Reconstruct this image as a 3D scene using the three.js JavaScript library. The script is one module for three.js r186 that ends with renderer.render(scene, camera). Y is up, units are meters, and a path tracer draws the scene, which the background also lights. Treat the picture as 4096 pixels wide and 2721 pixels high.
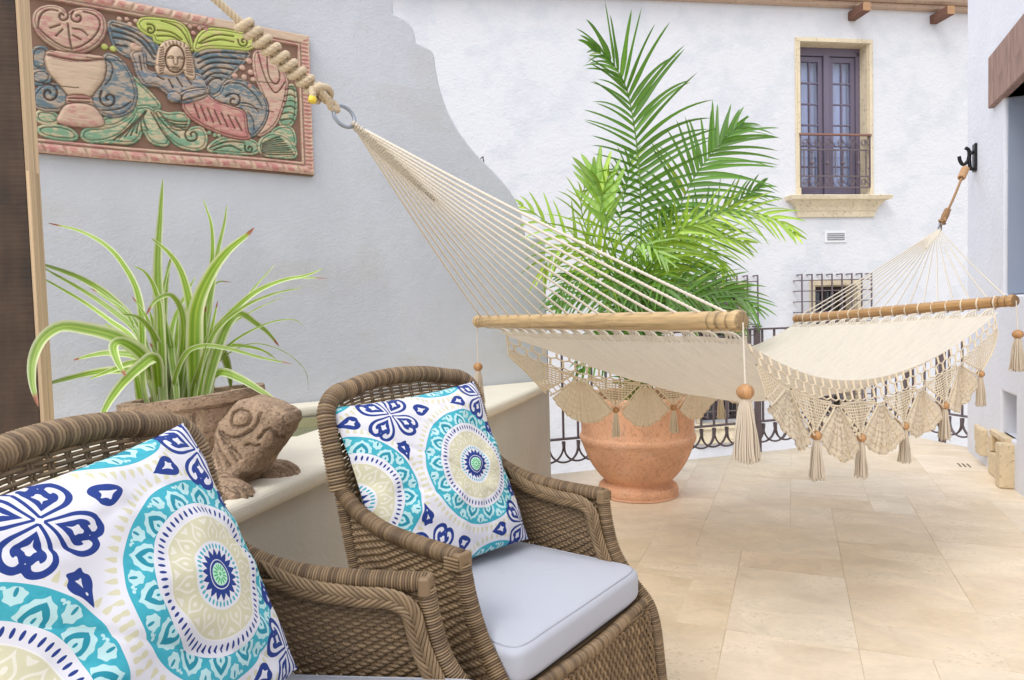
import * as THREE from 'three';
import { mergeGeometries } from 'three/addons/utils/BufferGeometryUtils.js';
import { RoundedBoxGeometry } from 'three/addons/geometries/RoundedBoxGeometry.js';

// ---------------------------------------------------------------- camera, sky, sun, exposure
const scene = new THREE.Scene();
const camera = new THREE.PerspectiveCamera(53.36, 1024 / 680, 0.05, 120);
camera.position.set(0, 1.10, 0);
camera.rotation.order = 'YXZ';
camera.rotation.set(-0.03972, 0, -0.026);
const renderer = new THREE.WebGLRenderer({ antialias: true });
renderer.setSize(1024, 680);
renderer.toneMapping = THREE.LinearToneMapping;
renderer.toneMappingExposure = 1.19;
renderer.shadowMap.enabled = true;
const SUN = new THREE.Vector3(-0.42, 0.80, 0.52).normalize();
{ // thin bright overcast: a smooth pale sky, lighter towards the zenith and round the hidden sun
  const W = 256, H = 128, d = new Float32Array(W * H * 4);
  for (let j = 0; j < H; j++) for (let i = 0; i < W; i++) {
    const el = (j + 0.5) / H * Math.PI - Math.PI / 2, az = (i + 0.5) / W * 2 * Math.PI - Math.PI;
    const v = new THREE.Vector3(Math.cos(el) * Math.cos(az), Math.sin(el), Math.cos(el) * Math.sin(az));
    const up = Math.max(0, v.y), glow = Math.pow(Math.max(0, v.dot(SUN)), 6) * 0.35;
    const L = v.y < 0 ? 0.32 : 1.02 + 0.42 * up + glow, k = (j * W + i) * 4;
    d[k] = L * 0.955; d[k + 1] = L * 0.985; d[k + 2] = L * 1.07; d[k + 3] = 1;
  }
  const t = new THREE.DataTexture(d, W, H, THREE.RGBAFormat, THREE.FloatType);
  t.mapping = THREE.EquirectangularReflectionMapping; t.magFilter = THREE.LinearFilter; t.needsUpdate = true;
  scene.background = t; scene.environment = t;
}
const sun = new THREE.DirectionalLight(new THREE.Color(1, 0.95, 0.87), 1.2);
sun.position.copy(SUN).multiplyScalar(20).add(new THREE.Vector3(1, 1, -4));
sun.target.position.set(1, 1, -4);
sun.castShadow = true; sun.shadow.radius = 48;
sun.shadow.mapSize.set(2048, 2048);
Object.assign(sun.shadow.camera, { left: -12, right: 12, top: 12, bottom: -12, near: 1, far: 60 });
scene.add(sun, sun.target);

// ---------------------------------------------------------------- helpers
const V = (x, y, z) => new THREE.Vector3(x, y, z), PI = Math.PI, sin = Math.sin, cos = Math.cos;
const lerp = (a, b, t) => a + (b - a) * t, clamp = (x, a = 0, b = 1) => Math.min(b, Math.max(a, x));
const sstep = (a, b, x) => { const t = clamp((x - a) / (b - a)); return t * t * (3 - 2 * t); };
let seed0 = 12345;
const reseed = (s) => { seed0 = s >>> 0; };
const rnd = (a = 0, b = 1) => { seed0 = (seed0 + 0x6d2b79f5) | 0; let t = Math.imul(seed0 ^ (seed0 >>> 15), 1 | seed0); t = (t + Math.imul(t ^ (t >>> 7), 61 | t)) ^ t; return a + (b - a) * (((t ^ (t >>> 14)) >>> 0) / 4294967296); };
const hash = (x, y, s) => { let h = Math.imul(x, 374761393) ^ Math.imul(y, 668265263) ^ Math.imul(s, 974634777); h = Math.imul(h ^ (h >>> 13), 1274126177); return ((h ^ (h >>> 16)) >>> 0) / 4294967296; };
function pnoise(x, y, per, s) { // periodic value noise 0..1
  const xi = Math.floor(x), yi = Math.floor(y), fx = x - xi, fy = y - yi, u = fx * fx * (3 - 2 * fx), v = fy * fy * (3 - 2 * fy);
  const m = (a) => ((a % per) + per) % per, x0 = m(xi), x1 = m(xi + 1), y0 = m(yi), y1 = m(yi + 1);
  return lerp(lerp(hash(x0, y0, s), hash(x1, y0, s), u), lerp(hash(x0, y1, s), hash(x1, y1, s), u), v);
}
function fbm(x, y, per, oct, s) { let a = 0, w = 0.5, t = 0; for (let o = 0; o < oct; o++) { a += w * pnoise(x, y, per, s + o * 17); t += w; x *= 2; y *= 2; per *= 2; w *= 0.55; } return a / t; }
const h3 = (x, y, z, s) => hash(x + z * 57, y - z * 131, s);
function noise3(x, y, z, s = 0) {
  const xi = Math.floor(x), yi = Math.floor(y), zi = Math.floor(z), f = (t) => t * t * (3 - 2 * t), u = f(x - xi), v = f(y - yi), w = f(z - zi);
  const L = (k) => lerp(lerp(h3(xi, yi, zi + k, s), h3(xi + 1, yi, zi + k, s), u), lerp(h3(xi, yi + 1, zi + k, s), h3(xi + 1, yi + 1, zi + k, s), u), v);
  return lerp(L(0), L(1), w);
}
function tex(size, fn, srgb = false) { // fn(u, v) -> grey or [r, g, b], linear 0..1
  const d = new Uint8Array(size * size * 4), enc = (c) => Math.round(255 * clamp(srgb ? (c <= 0.0031308 ? 12.92 * c : 1.055 * Math.pow(c, 1 / 2.4) - 0.055) : c));
  for (let j = 0; j < size; j++) for (let i = 0; i < size; i++) {
    const c = fn(i / size, j / size), k = (j * size + i) * 4;
    if (typeof c === 'number') d[k] = d[k + 1] = d[k + 2] = enc(c); else { d[k] = enc(c[0]); d[k + 1] = enc(c[1]); d[k + 2] = enc(c[2]); }
    d[k + 3] = 255;
  }
  const t = new THREE.DataTexture(d, size, size);
  t.wrapS = t.wrapT = THREE.RepeatWrapping; t.magFilter = THREE.LinearFilter; t.needsUpdate = true;
  if (srgb) t.colorSpace = THREE.SRGBColorSpace;
  return t;
}
const rep = (t, rx, ry = rx) => { const c = t.clone(); c.repeat.set(rx, ry); c.needsUpdate = true; return c; };
const C = (r, g, b) => new THREE.Color().setRGB(r, g, b);
const std = (o) => new THREE.MeshStandardMaterial({ roughness: 0.85, metalness: 0, side: THREE.DoubleSide, ...o });
const phys = (o) => new THREE.MeshPhysicalMaterial({ roughness: 0.85, metalness: 0, side: THREE.DoubleSide, ...o });

const used = {};
const numbered = (n) => { const k = used[n] = (used[n] ?? -1) + 1; return k ? n + '_' + String(k).padStart(3, '0') : n; };
function tag(o, label, category, group, kind) {
  if (label) o.userData.label = label;
  if (category) o.userData.category = category;
  if (group) o.userData.group = group;
  if (kind) o.userData.kind = kind;
  return o;
}
function thing(name, label, category, pos = [0, 0, 0], turn = 0, group) {
  const o = new THREE.Group(); o.name = numbered(name); o.position.set(...pos); o.rotation.y = turn; scene.add(o);
  return tag(o, label, category, group);
}
function part(name, geo, mat, parent) {
  const m = new THREE.Mesh(geo, mat); m.name = name; m.castShadow = m.receiveShadow = true; parent.add(m); return m;
}
function solo(name, geo, mat, pos = [0, 0, 0], turn = 0) { // a one-mesh top-level object
  const m = new THREE.Mesh(geo, mat); m.name = numbered(name); m.castShadow = m.receiveShadow = true; m.position.set(...pos); m.rotation.y = turn; scene.add(m); return m;
}
// mesh builder: collects tubes, grids and boxes with position, normal, uv and vertex colour
class MB {
  constructor() { this.p = []; this.n = []; this.u = []; this.c = []; this.i = []; }
  patch(pos, uv, col, idx) { // smooth normals inside the patch
    const b = this.p.length / 3, nv = pos.length / 3, nn = new Float32Array(nv * 3);
    for (let k = 0; k < idx.length; k += 3) {
      const a = idx[k] * 3, q = idx[k + 1] * 3, r = idx[k + 2] * 3;
      const ux = pos[q] - pos[a], uy = pos[q + 1] - pos[a + 1], uz = pos[q + 2] - pos[a + 2], vx = pos[r] - pos[a], vy = pos[r + 1] - pos[a + 1], vz = pos[r + 2] - pos[a + 2];
      const x = uy * vz - uz * vy, y = uz * vx - ux * vz, z = ux * vy - uy * vx;
      for (const o of [a, q, r]) { nn[o] += x; nn[o + 1] += y; nn[o + 2] += z; }
    }
    for (let k = 0; k < nv; k++) { const l = Math.hypot(nn[k * 3], nn[k * 3 + 1], nn[k * 3 + 2]) || 1; this.n.push(nn[k * 3] / l, nn[k * 3 + 1] / l, nn[k * 3 + 2] / l); }
    for (let k = 0; k < pos.length; k++) this.p.push(pos[k]);
    for (let k = 0; k < uv.length; k++) this.u.push(uv[k]);
    for (let k = 0; k < col.length; k++) this.c.push(col[k]);
    for (let k = 0; k < idx.length; k++) this.i.push(idx[k] + b);
    return this;
  }
  // pts: Vector3[]; r: number or (i, angle, n) => radius; col: [r,g,b] or (i, angle) => [r,g,b]
  tube(pts, r, seg = 6, { closed = false, col = [1, 1, 1], cap = true, flat = 1, up = null } = {}) {
    const n = pts.length, pos = [], uv = [], cc = [], idx = [];
    let N = null, len = 0; const T = V(), B = V();
    for (let i = 0; i < n; i++) {
      const a = pts[closed ? (i - 1 + n) % n : Math.max(0, i - 1)], b = pts[closed ? (i + 1) % n : Math.min(n - 1, i + 1)];
      T.subVectors(b, a).normalize();
      if (up) N = up.clone();
      if (!N) N = Math.abs(T.y) < 0.9 ? V(0, 1, 0) : V(1, 0, 0);
      N.addScaledVector(T, -N.dot(T)).normalize(); B.crossVectors(T, N);
      if (i) len += pts[i].distanceTo(pts[i - 1]);
      for (let k = 0; k <= seg; k++) {
        const A = k / seg * 2 * PI, R = typeof r === 'number' ? r : r(i, A, n), ca = cos(A) * R * flat, sa = sin(A) * R;
        pos.push(pts[i].x + N.x * ca + B.x * sa, pts[i].y + N.y * ca + B.y * sa, pts[i].z + N.z * ca + B.z * sa);
        uv.push(len, A * 0.02); const c = typeof col === 'function' ? col(i, A) : col; cc.push(c[0], c[1], c[2]);
      }
    }
    const m = closed ? n : n - 1;
    for (let i = 0; i < m; i++) for (let k = 0; k < seg; k++) { const a = i * (seg + 1) + k, b = ((i + 1) % n) * (seg + 1) + k; idx.push(a, a + 1, b, b, a + 1, b + 1); }
    if (!closed && cap) for (const e of [0, n - 1]) {
      const c0 = pos.length / 3; pos.push(pts[e].x, pts[e].y, pts[e].z); uv.push(0, 0); const c = typeof col === 'function' ? col(e, 0) : col; cc.push(c[0], c[1], c[2]);
      for (let k = 0; k < seg; k++) { const a = e * (seg + 1) + k; e ? idx.push(a, a + 1, c0) : idx.push(a + 1, a, c0); }
    }
    return this.patch(pos, uv, cc, idx);
  }
  grid(f, nu, nv, { uv = null, col = [1, 1, 1], flip = false } = {}) { // f(u, v) -> Vector3
    const pos = [], uvs = [], cc = [], idx = [];
    for (let j = 0; j <= nv; j++) for (let i = 0; i <= nu; i++) {
      const u = i / nu, v = j / nv, q = f(u, v); pos.push(q.x, q.y, q.z);
      const w = uv ? uv(u, v, q) : [u, v]; uvs.push(w[0], w[1]); const c = typeof col === 'function' ? col(u, v, q) : col; cc.push(c[0], c[1], c[2]);
    }
    for (let j = 0; j < nv; j++) for (let i = 0; i < nu; i++) { const a = j * (nu + 1) + i, b = a + nu + 1; flip ? idx.push(a, b, a + 1, b, b + 1, a + 1) : idx.push(a, a + 1, b, b, a + 1, b + 1); }
    return this.patch(pos, uvs, cc, idx);
  }
  add(g, { pos = [0, 0, 0], rot = [0, 0, 0], scale = [1, 1, 1], col = [1, 1, 1], matrix = null } = {}) {
    g = g.clone(); g.applyMatrix4(matrix ?? new THREE.Matrix4().compose(V(...pos), new THREE.Quaternion().setFromEuler(new THREE.Euler(...rot)), V(...scale)));
    const b = this.p.length / 3, P = g.attributes.position, N = g.attributes.normal, U = g.attributes.uv;
    for (let k = 0; k < P.count; k++) { this.p.push(P.getX(k), P.getY(k), P.getZ(k)); this.n.push(N.getX(k), N.getY(k), N.getZ(k)); this.u.push(U ? U.getX(k) : 0, U ? U.getY(k) : 0); this.c.push(...col); }
    if (g.index) for (let k = 0; k < g.index.count; k++) this.i.push(g.index.getX(k) + b); else for (let k = 0; k < P.count; k++) this.i.push(k + b);
    return this;
  }
  box(cx, cy, cz, w, h, d, b = 0.004, col = [1, 1, 1], rot = [0, 0, 0]) {
    return this.add(b ? new RoundedBoxGeometry(w, h, d, 1, Math.min(b, w / 2.1, h / 2.1, d / 2.1)) : new THREE.BoxGeometry(w, h, d), { pos: [cx, cy, cz], col, rot });
  }
  geo() {
    const g = new THREE.BufferGeometry();
    g.setAttribute('position', new THREE.Float32BufferAttribute(this.p, 3)); g.setAttribute('normal', new THREE.Float32BufferAttribute(this.n, 3));
    g.setAttribute('uv', new THREE.Float32BufferAttribute(this.u, 2)); g.setAttribute('color', new THREE.Float32BufferAttribute(this.c, 3));
    g.setIndex(this.i); return g;
  }
  part(name, mat, parent, uvm = 0) { return part(name, uvm ? boxUV(this.geo(), uvm) : this.geo(), mat, parent); }
}
// uv in metres from the dominant direction of each vertex normal (s = metres per texture tile)
function boxUV(g, s = 1, ox = 0, oy = 0) {
  const P = g.attributes.position, N = g.attributes.normal, u = new Float32Array(P.count * 2);
  for (let k = 0; k < P.count; k++) {
    const x = P.getX(k), y = P.getY(k), z = P.getZ(k), a = Math.abs(N.getX(k)), b = Math.abs(N.getY(k)), c = Math.abs(N.getZ(k));
    const w = b >= a && b >= c ? [x, z] : a >= c ? [z, y] : [x, y]; u[k * 2] = w[0] / s + ox; u[k * 2 + 1] = w[1] / s + oy;
  }
  g.setAttribute('uv', new THREE.BufferAttribute(u, 2)); return g;
}
const curve = (pts, n, closed = false) => new THREE.CatmullRomCurve3(pts, closed, 'centripetal').getSpacedPoints(n);
const shapeOf = (pts) => new THREE.Shape(pts.map(([x, y]) => new THREE.Vector2(x, y)));
function extrudeXZ(pts, y0, y1, bevel = 0) { // a plan polygon [x, z] raised from y0 to y1
  const g = new THREE.ExtrudeGeometry(shapeOf(pts.map(([x, z]) => [x, -z])), { depth: y1 - y0 - 2 * bevel, bevelEnabled: bevel > 0, bevelSize: bevel, bevelThickness: bevel, bevelSegments: 4, bevelOffset: -bevel });
  g.rotateX(-PI / 2); g.translate(0, y0 + bevel, 0); return g;
}

// ---------------------------------------------------------------- materials
const plasterBump = tex(1024, (u, v) => 0.55 * fbm(u * 14, v * 14, 14, 5, 3) + 0.3 * fbm(u * 70, v * 90, 70, 2, 9) + 0.15 * fbm(u * 5, v * 5, 5, 3, 31));
const mottle = tex(512, (u, v) => { const a = fbm(u * 5, v * 5, 5, 5, 41), b = fbm(u * 9, v * 7, 9, 4, 57); const m = 0.93 + 0.11 * (a - 0.5) + 0.05 * (b - 0.5); return [m * (1 + 0.02 * (b - 0.5)), m, m * (1 - 0.03 * (b - 0.5))]; }, true);
const wallMap = tex(1024, (u, v) => { const a = fbm(u * 4, v * 4, 4, 5, 43), b = fbm(u * 14, v * 5, 14, 4, 59), c = sstep(0.55, 0.75, fbm(u * 6, v * 9, 6, 5, 67)); const m = 0.93 + 0.20 * (a - 0.5) + 0.10 * (b - 0.5) - 0.05 * c; return [m * (1 + 0.03 * c), m * (1 + 0.012 * c), m * (1 - 0.025 * c)]; }, true);
const facadeMap = tex(512, (u, v) => { const a = sstep(0.42, 0.7, fbm(u * 9, v * 11, 9, 4, 71)), b = fbm(u * 20, v * 20, 20, 3, 77); const m = 0.97 - 0.05 * a - 0.04 * (b - 0.5); return [m * (1 - 0.03 * a), m * (1 - 0.012 * a), m]; }, true);
const M = {};
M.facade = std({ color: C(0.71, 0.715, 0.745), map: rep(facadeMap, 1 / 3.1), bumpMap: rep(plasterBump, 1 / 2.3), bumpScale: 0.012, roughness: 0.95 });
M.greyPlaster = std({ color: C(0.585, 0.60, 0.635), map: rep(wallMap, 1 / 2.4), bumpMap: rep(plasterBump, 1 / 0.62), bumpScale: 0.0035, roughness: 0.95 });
M.bluePlaster = std({ color: C(0.80, 0.815, 0.88), map: rep(mottle, 1 / 2.6), bumpMap: rep(plasterBump, 1 / 1.6), bumpScale: 0.006, roughness: 0.95 });
M.creamPlaster = std({ color: C(0.58, 0.55, 0.48), map: rep(mottle, 1 / 1.3), bumpMap: rep(plasterBump, 1), bumpScale: 0.004, roughness: 0.95 });
M.basinPlaster = std({ color: C(0.50, 0.46, 0.26), map: rep(mottle, 1 / 0.7), bumpMap: rep(plasterBump, 1), bumpScale: 0.003 });
const stoneMap = tex(512, (u, v) => { const a = fbm(u * 6, v * 6, 6, 5, 83), b = fbm(u * 30, v * 30, 30, 3, 89), pit = sstep(0.7, 0.8, fbm(u * 44, v * 44, 44, 2, 97)); const m = 0.86 + 0.25 * (a - 0.5) + 0.12 * (b - 0.5) - 0.25 * pit; return [m, m * (0.98 - 0.04 * pit), m * (0.95 - 0.12 * pit)]; }, true);
M.coping = std({ color: C(0.80, 0.735, 0.60), map: rep(mottle, 1 / 0.7), bumpMap: rep(plasterBump, 1 / 0.5), bumpScale: 0.002, roughness: 0.8 });
M.limestone = std({ color: C(0.80, 0.66, 0.45), map: rep(stoneMap, 1 / 0.6), bumpMap: rep(stoneMap, 1 / 0.6), bumpScale: 0.004, roughness: 0.85 });
M.frameStone = std({ color: C(0.84, 0.74, 0.55), map: rep(stoneMap, 1 / 1.1), bumpMap: rep(stoneMap, 1 / 1.1), bumpScale: 0.003 });
M.iron = std({ color: C(0.15, 0.115, 0.125), roughness: 0.6, metalness: 0.1, bumpMap: rep(plasterBump, 4), bumpScale: 0.001 });
M.black = std({ color: C(0.012, 0.012, 0.014), roughness: 0.4, metalness: 0.4 });
const woodGrain = (s, kx, ky) => tex(512, (u, v) => { const w = fbm(u * kx, v * ky, kx, 4, s) * 0.6 + 0.4 * fbm(u * kx * 5, v * ky, kx * 5, 2, s + 5); const m = 0.62 + 0.75 * (w - 0.5); return [m, m * 0.96, m * 0.92]; }, true);
const grainC = woodGrain(171, 3, 26);
const grainA = woodGrain(101, 12, 2), grainB = woodGrain(131, 26, 1);
const sawn = tex(512, (u, v) => { const a = fbm(u * 9, v * 3, 9, 4, 151), l = fbm(u * 4, v * 120, 4, 2, 157), q = fbm(u * 3, v * 4, 3, 4, 163); const m = 0.5 + 0.8 * (a - 0.5) + 0.32 * (l - 0.5) + 0.9 * (q - 0.5); return [m * 1.02, m * 0.95, m * 0.88]; }, true);
M.postDark = std({ color: C(0.075, 0.043, 0.024), map: rep(sawn, 1 / 0.45, 1 / 0.8), bumpMap: rep(sawn, 1 / 0.45, 1 / 0.8), bumpScale: 0.003, roughness: 0.75 });
M.postPale = std({ color: C(0.88, 0.66, 0.42), map: rep(grainB, 1 / 0.3, 1 / 0.9), bumpMap: rep(grainB, 1 / 0.3, 1 / 0.9), bumpScale: 0.002, roughness: 0.8 });
M.beam = std({ color: C(0.50, 0.33, 0.28), map: rep(grainA, 1 / 0.35), bumpMap: rep(grainA, 1 / 0.35), bumpScale: 0.003, roughness: 0.8 });
M.bar = std({ color: C(0.86, 0.64, 0.34), map: rep(grainC, 1.2, 8), roughness: 0.45, vertexColors: true });
M.barDark = std({ color: C(0.70, 0.43, 0.19), map: rep(grainC, 1.2, 8), roughness: 0.45, vertexColors: true });
M.beadWood = std({ color: C(0.70, 0.38, 0.16), map: rep(grainA, 1), roughness: 0.5 });
M.vcol = std({ vertexColors: true, roughness: 0.8 });
M.wicker = std({ vertexColors: true, roughness: 0.55, color: C(1, 1, 1) });
M.cotton = std({ color: C(0.74, 0.67, 0.56), roughness: 0.95 });
M.lace = std({ color: C(0.80, 0.68, 0.50), roughness: 0.95 });
M.rope = std({ color: C(0.66, 0.53, 0.36), roughness: 0.95, vertexColors: true });
M.ropeBrown = std({ color: C(0.42, 0.24, 0.12), roughness: 0.9, vertexColors: true });
M.tassel = std({ color: C(0.64, 0.54, 0.42), roughness: 0.95 });
M.ring = std({ color: C(0.33, 0.36, 0.40), roughness: 0.35, metalness: 0.7 });

// ---------------------------------------------------------------- the setting: terrace floor of travertine tiles
const FLOOR = [[0.25, -4.553], [3.279, -5.558], [3.42, -5.06], [-0.15, 3.6], [-5.0, 3.6], [-4.2, -2.0], [-1.5, -3.6]];
{
  const floor = new THREE.Group(); floor.name = numbered('floor'); scene.add(floor); floor.userData.kind = 'structure';
  const grout = std({ color: C(0.72, 0.60, 0.45), roughness: 0.95 });
  part('floor_slab', boxUV(extrudeXZ(FLOOR, -0.45, -0.0022)), grout, floor);
  const A = 22.5 * PI / 180, du = [cos(A), sin(A)], dv = [sin(A), -cos(A)], CELL = 0.2032, U0 = -0.015, V0 = 2.37;
  const trav = [0, 1, 2, 3].map((k) => tex(1024, (u, v) => {
    const warp = fbm(u * 4, v * 4, 4, 3, 200 + k), vein = fbm(u * 5 + warp * 3, v * 14 + warp * 6, 64, 5, 210 + k), cl = fbm(u * 4 + warp, v * 5, 64, 6, 220 + k), fine = fbm(u * 60, v * 90, 90, 3, 240 + k), pit = sstep(0.66, 0.74, fbm(u * 70, v * 110, 110, 2, 230 + k)) * sstep(0.52, 0.64, cl);
    const m = 0.90 + 0.22 * (vein - 0.5) + 0.26 * (cl - 0.5) + 0.10 * (fine - 0.5) - 0.13 * pit, w = clamp(0.62 - cl) + 0.4 * pit; return [m, m * (1 - 0.10 * w), m * (1 - 0.26 * w)];
  }, true));
  const tones = [[0.88, 0.755, 0.585], [0.86, 0.725, 0.545], [0.90, 0.79, 0.635], [0.845, 0.715, 0.54], [0.885, 0.765, 0.605]];
  const mats = tones.map((c, k) => std({ color: C(...c), map: rep(trav[k % 4], 1 / 0.9), bumpMap: rep(trav[k % 4], 1 / 0.9), bumpScale: 0.0015, roughness: 0.5 }));
  const occ = {}; reseed(77);
  const clip = (poly, a, b) => { // keep the left-hand side of a -> b
    const out = [], side = (p) => (b[0] - a[0]) * (p[1] - a[1]) - (b[1] - a[1]) * (p[0] - a[0]);
    for (let i = 0; i < poly.length; i++) { const p = poly[i], q = poly[(i + 1) % poly.length], sp = side(p), sq = side(q); if (sp >= 0) out.push(p); if ((sp >= 0) !== (sq >= 0)) { const t = sp / (sp - sq); out.push([lerp(p[0], q[0], t), lerp(p[1], q[1], t)]); } }
    return out;
  };
  const edges = [[FLOOR[0], FLOOR[1]], [FLOOR[1], FLOOR[2]], [FLOOR[2], FLOOR[3]]];
  const far = V(0, 0, 0);
  for (let j = -12; j < 21; j++) for (let i = -9; i < 18; i++) {
    if (occ[i + ',' + j]) continue;
    const free = (w, h) => { for (let a = 0; a < w; a++) for (let b = 0; b < h; b++) if (occ[(i + a) + ',' + (j + b)]) return false; return true; };
    const sizes = [[3, 2], [2, 2], [2, 3], [2, 1], [1, 2], [1, 1]], k0 = Math.floor(rnd(0, 3.4));
    let w = 1, h = 1; for (const s of [...sizes.slice(k0), ...sizes]) if (free(...s)) { [w, h] = s; break; }
    for (let a = 0; a < w; a++) for (let b = 0; b < h; b++) occ[(i + a) + ',' + (j + b)] = 1;
    const g0 = 0.0004, P = (u, v) => [du[0] * u + dv[0] * v, du[1] * u + dv[1] * v], ua = U0 + i * CELL + g0, ub = U0 + (i + w) * CELL - g0, va = V0 + j * CELL + g0, vb = V0 + (j + h) * CELL - g0;
    const uc = (ua + ub) / 2, vc = (va + vb) / 2;
    let poly = [P(ua, va), P(ub, va), P(ub, vb), P(ua, vb)];
    for (const [a, b] of edges) { const s = (b[0] - a[0]) * (0 - a[1]) - (b[1] - a[1]) * (0.3 - a[0]); poly = s >= 0 ? clip(poly, a, b) : clip(poly, b, a); if (poly.length < 3) break; }
    if (poly.length < 3) continue;
    const c = P(uc, vc); if (c[0] < -1.9 || c[1] > 1.3) continue;
    const [tu, tv] = [rnd(0, 9), rnd(0, 9)], mb = new MB(), lift = rnd(-0.0004, 0.0006), area = poly.reduce((s, p, k) => { const q = poly[(k + 1) % poly.length]; return s + p[0] * q[1] - q[0] * p[1]; }, 0);
    if (area > 0) poly.reverse(); // anticlockwise seen from above
    const cx = poly.reduce((s, p) => s + p[0], 0) / poly.length, cz = poly.reduce((s, p) => s + p[1], 0) / poly.length, n = poly.length, sh = (p, d) => { const l = Math.hypot(p[0] - cx, p[1] - cz) || 1; return [p[0] - (p[0] - cx) / l * d, p[1] - (p[1] - cz) / l * d]; };
    const ring = (ps, y) => ps.flatMap((p) => [p[0], y, p[1]]), uvr = (ps) => ps.flatMap((p) => [(p[0] * du[0] + p[1] * du[1]) + tu, (p[0] * dv[0] + p[1] * dv[1]) + tv]), white = Array(n * 3).fill(1);
    const inner = poly.map((p) => sh(p, 0.0006)), fan = []; for (let k = 1; k < n - 1; k++) fan.push(0, k, k + 1);
    mb.patch(ring(inner, lift), uvr(inner), white, fan);
    const sk = []; for (let k = 0; k < n; k++) { const q = (k + 1) % n; sk.push(k, n + k, q, q, n + k, n + q); }
    mb.patch([...ring(inner, lift), ...ring(poly, -0.0030)], [...uvr(inner), ...uvr(poly)], [...white, ...white], sk);
    part('tile', mb.geo(), mats[Math.floor(rnd(0, 5))], floor);
  }
  // drain slots cut near the right wall
  const sl = new MB(); for (let k = 0; k < 3; k++) sl.box(2.986 + k * 0.024, 0.0022, -4.512 + 0.012 * k, 0.008, 0.0014, 0.11, 0, [1, 1, 1], [0, -0.4, 0]);
  sl.part('drain_slot', std({ color: C(0.10, 0.075, 0.05) }), floor);
}
// courtyard ground three metres below, reaching past everything
tag(solo('ground', boxUV(extrudeXZ([[-45, 30], [45, 30], [45, -45], [-45, -45]], -3.6, -3.4), 2), std({ color: C(0.55, 0.50, 0.42), map: rep(stoneMap, 1), roughness: 0.9 })), null, null, null, 'structure');

// ---------------------------------------------------------------- grey curved garden wall with its corner basin
const TL = 32 * PI / 180, LW = [0.235, 0, -4.40];
{
  const t = thing('garden_wall', 'grey plaster wall with a stepped curving top edge, behind the carved panel and the potted plant', 'wall', LW, TL);
  const s = new THREE.Shape();
  s.moveTo(0.0, -0.4); s.lineTo(0.0, 1.555); s.quadraticCurveTo(0.0, 1.58, -0.025, 1.58); s.lineTo(-0.147, 1.585); s.quadraticCurveTo(-0.168, 1.70, -0.20, 1.78);
  s.quadraticCurveTo(-0.25, 1.89, -0.432, 2.022); s.quadraticCurveTo(-0.60, 2.15, -0.68, 2.31); s.quadraticCurveTo(-0.742, 2.45, -0.752, 2.60); s.quadraticCurveTo(-0.755, 2.642, -0.80, 2.652);
  s.lineTo(-0.868, 2.668); s.quadraticCurveTo(-0.872, 2.73, -0.89, 2.752); s.quadraticCurveTo(-0.92, 2.79, -1.0, 2.80); s.lineTo(-1.012, 3.35); s.lineTo(-4.8, 3.5); s.lineTo(-4.8, -0.4); s.closePath();
  const g = new THREE.ExtrudeGeometry(s, { depth: 0.26, bevelEnabled: true, bevelSize: 0.018, bevelThickness: 0.018, bevelSegments: 4, bevelOffset: -0.018, curveSegments: 14 });
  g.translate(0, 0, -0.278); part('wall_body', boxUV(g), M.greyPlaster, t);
  const w = new MB(); w.tube([V(-0.395, 2.02, -0.16), V(-0.385, 2.075, -0.16), V(-0.36, 2.10, -0.16), V(-0.345, 2.0, -0.16)], 0.005, 6); w.part('wire_loop', M.iron, t);
}
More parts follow.
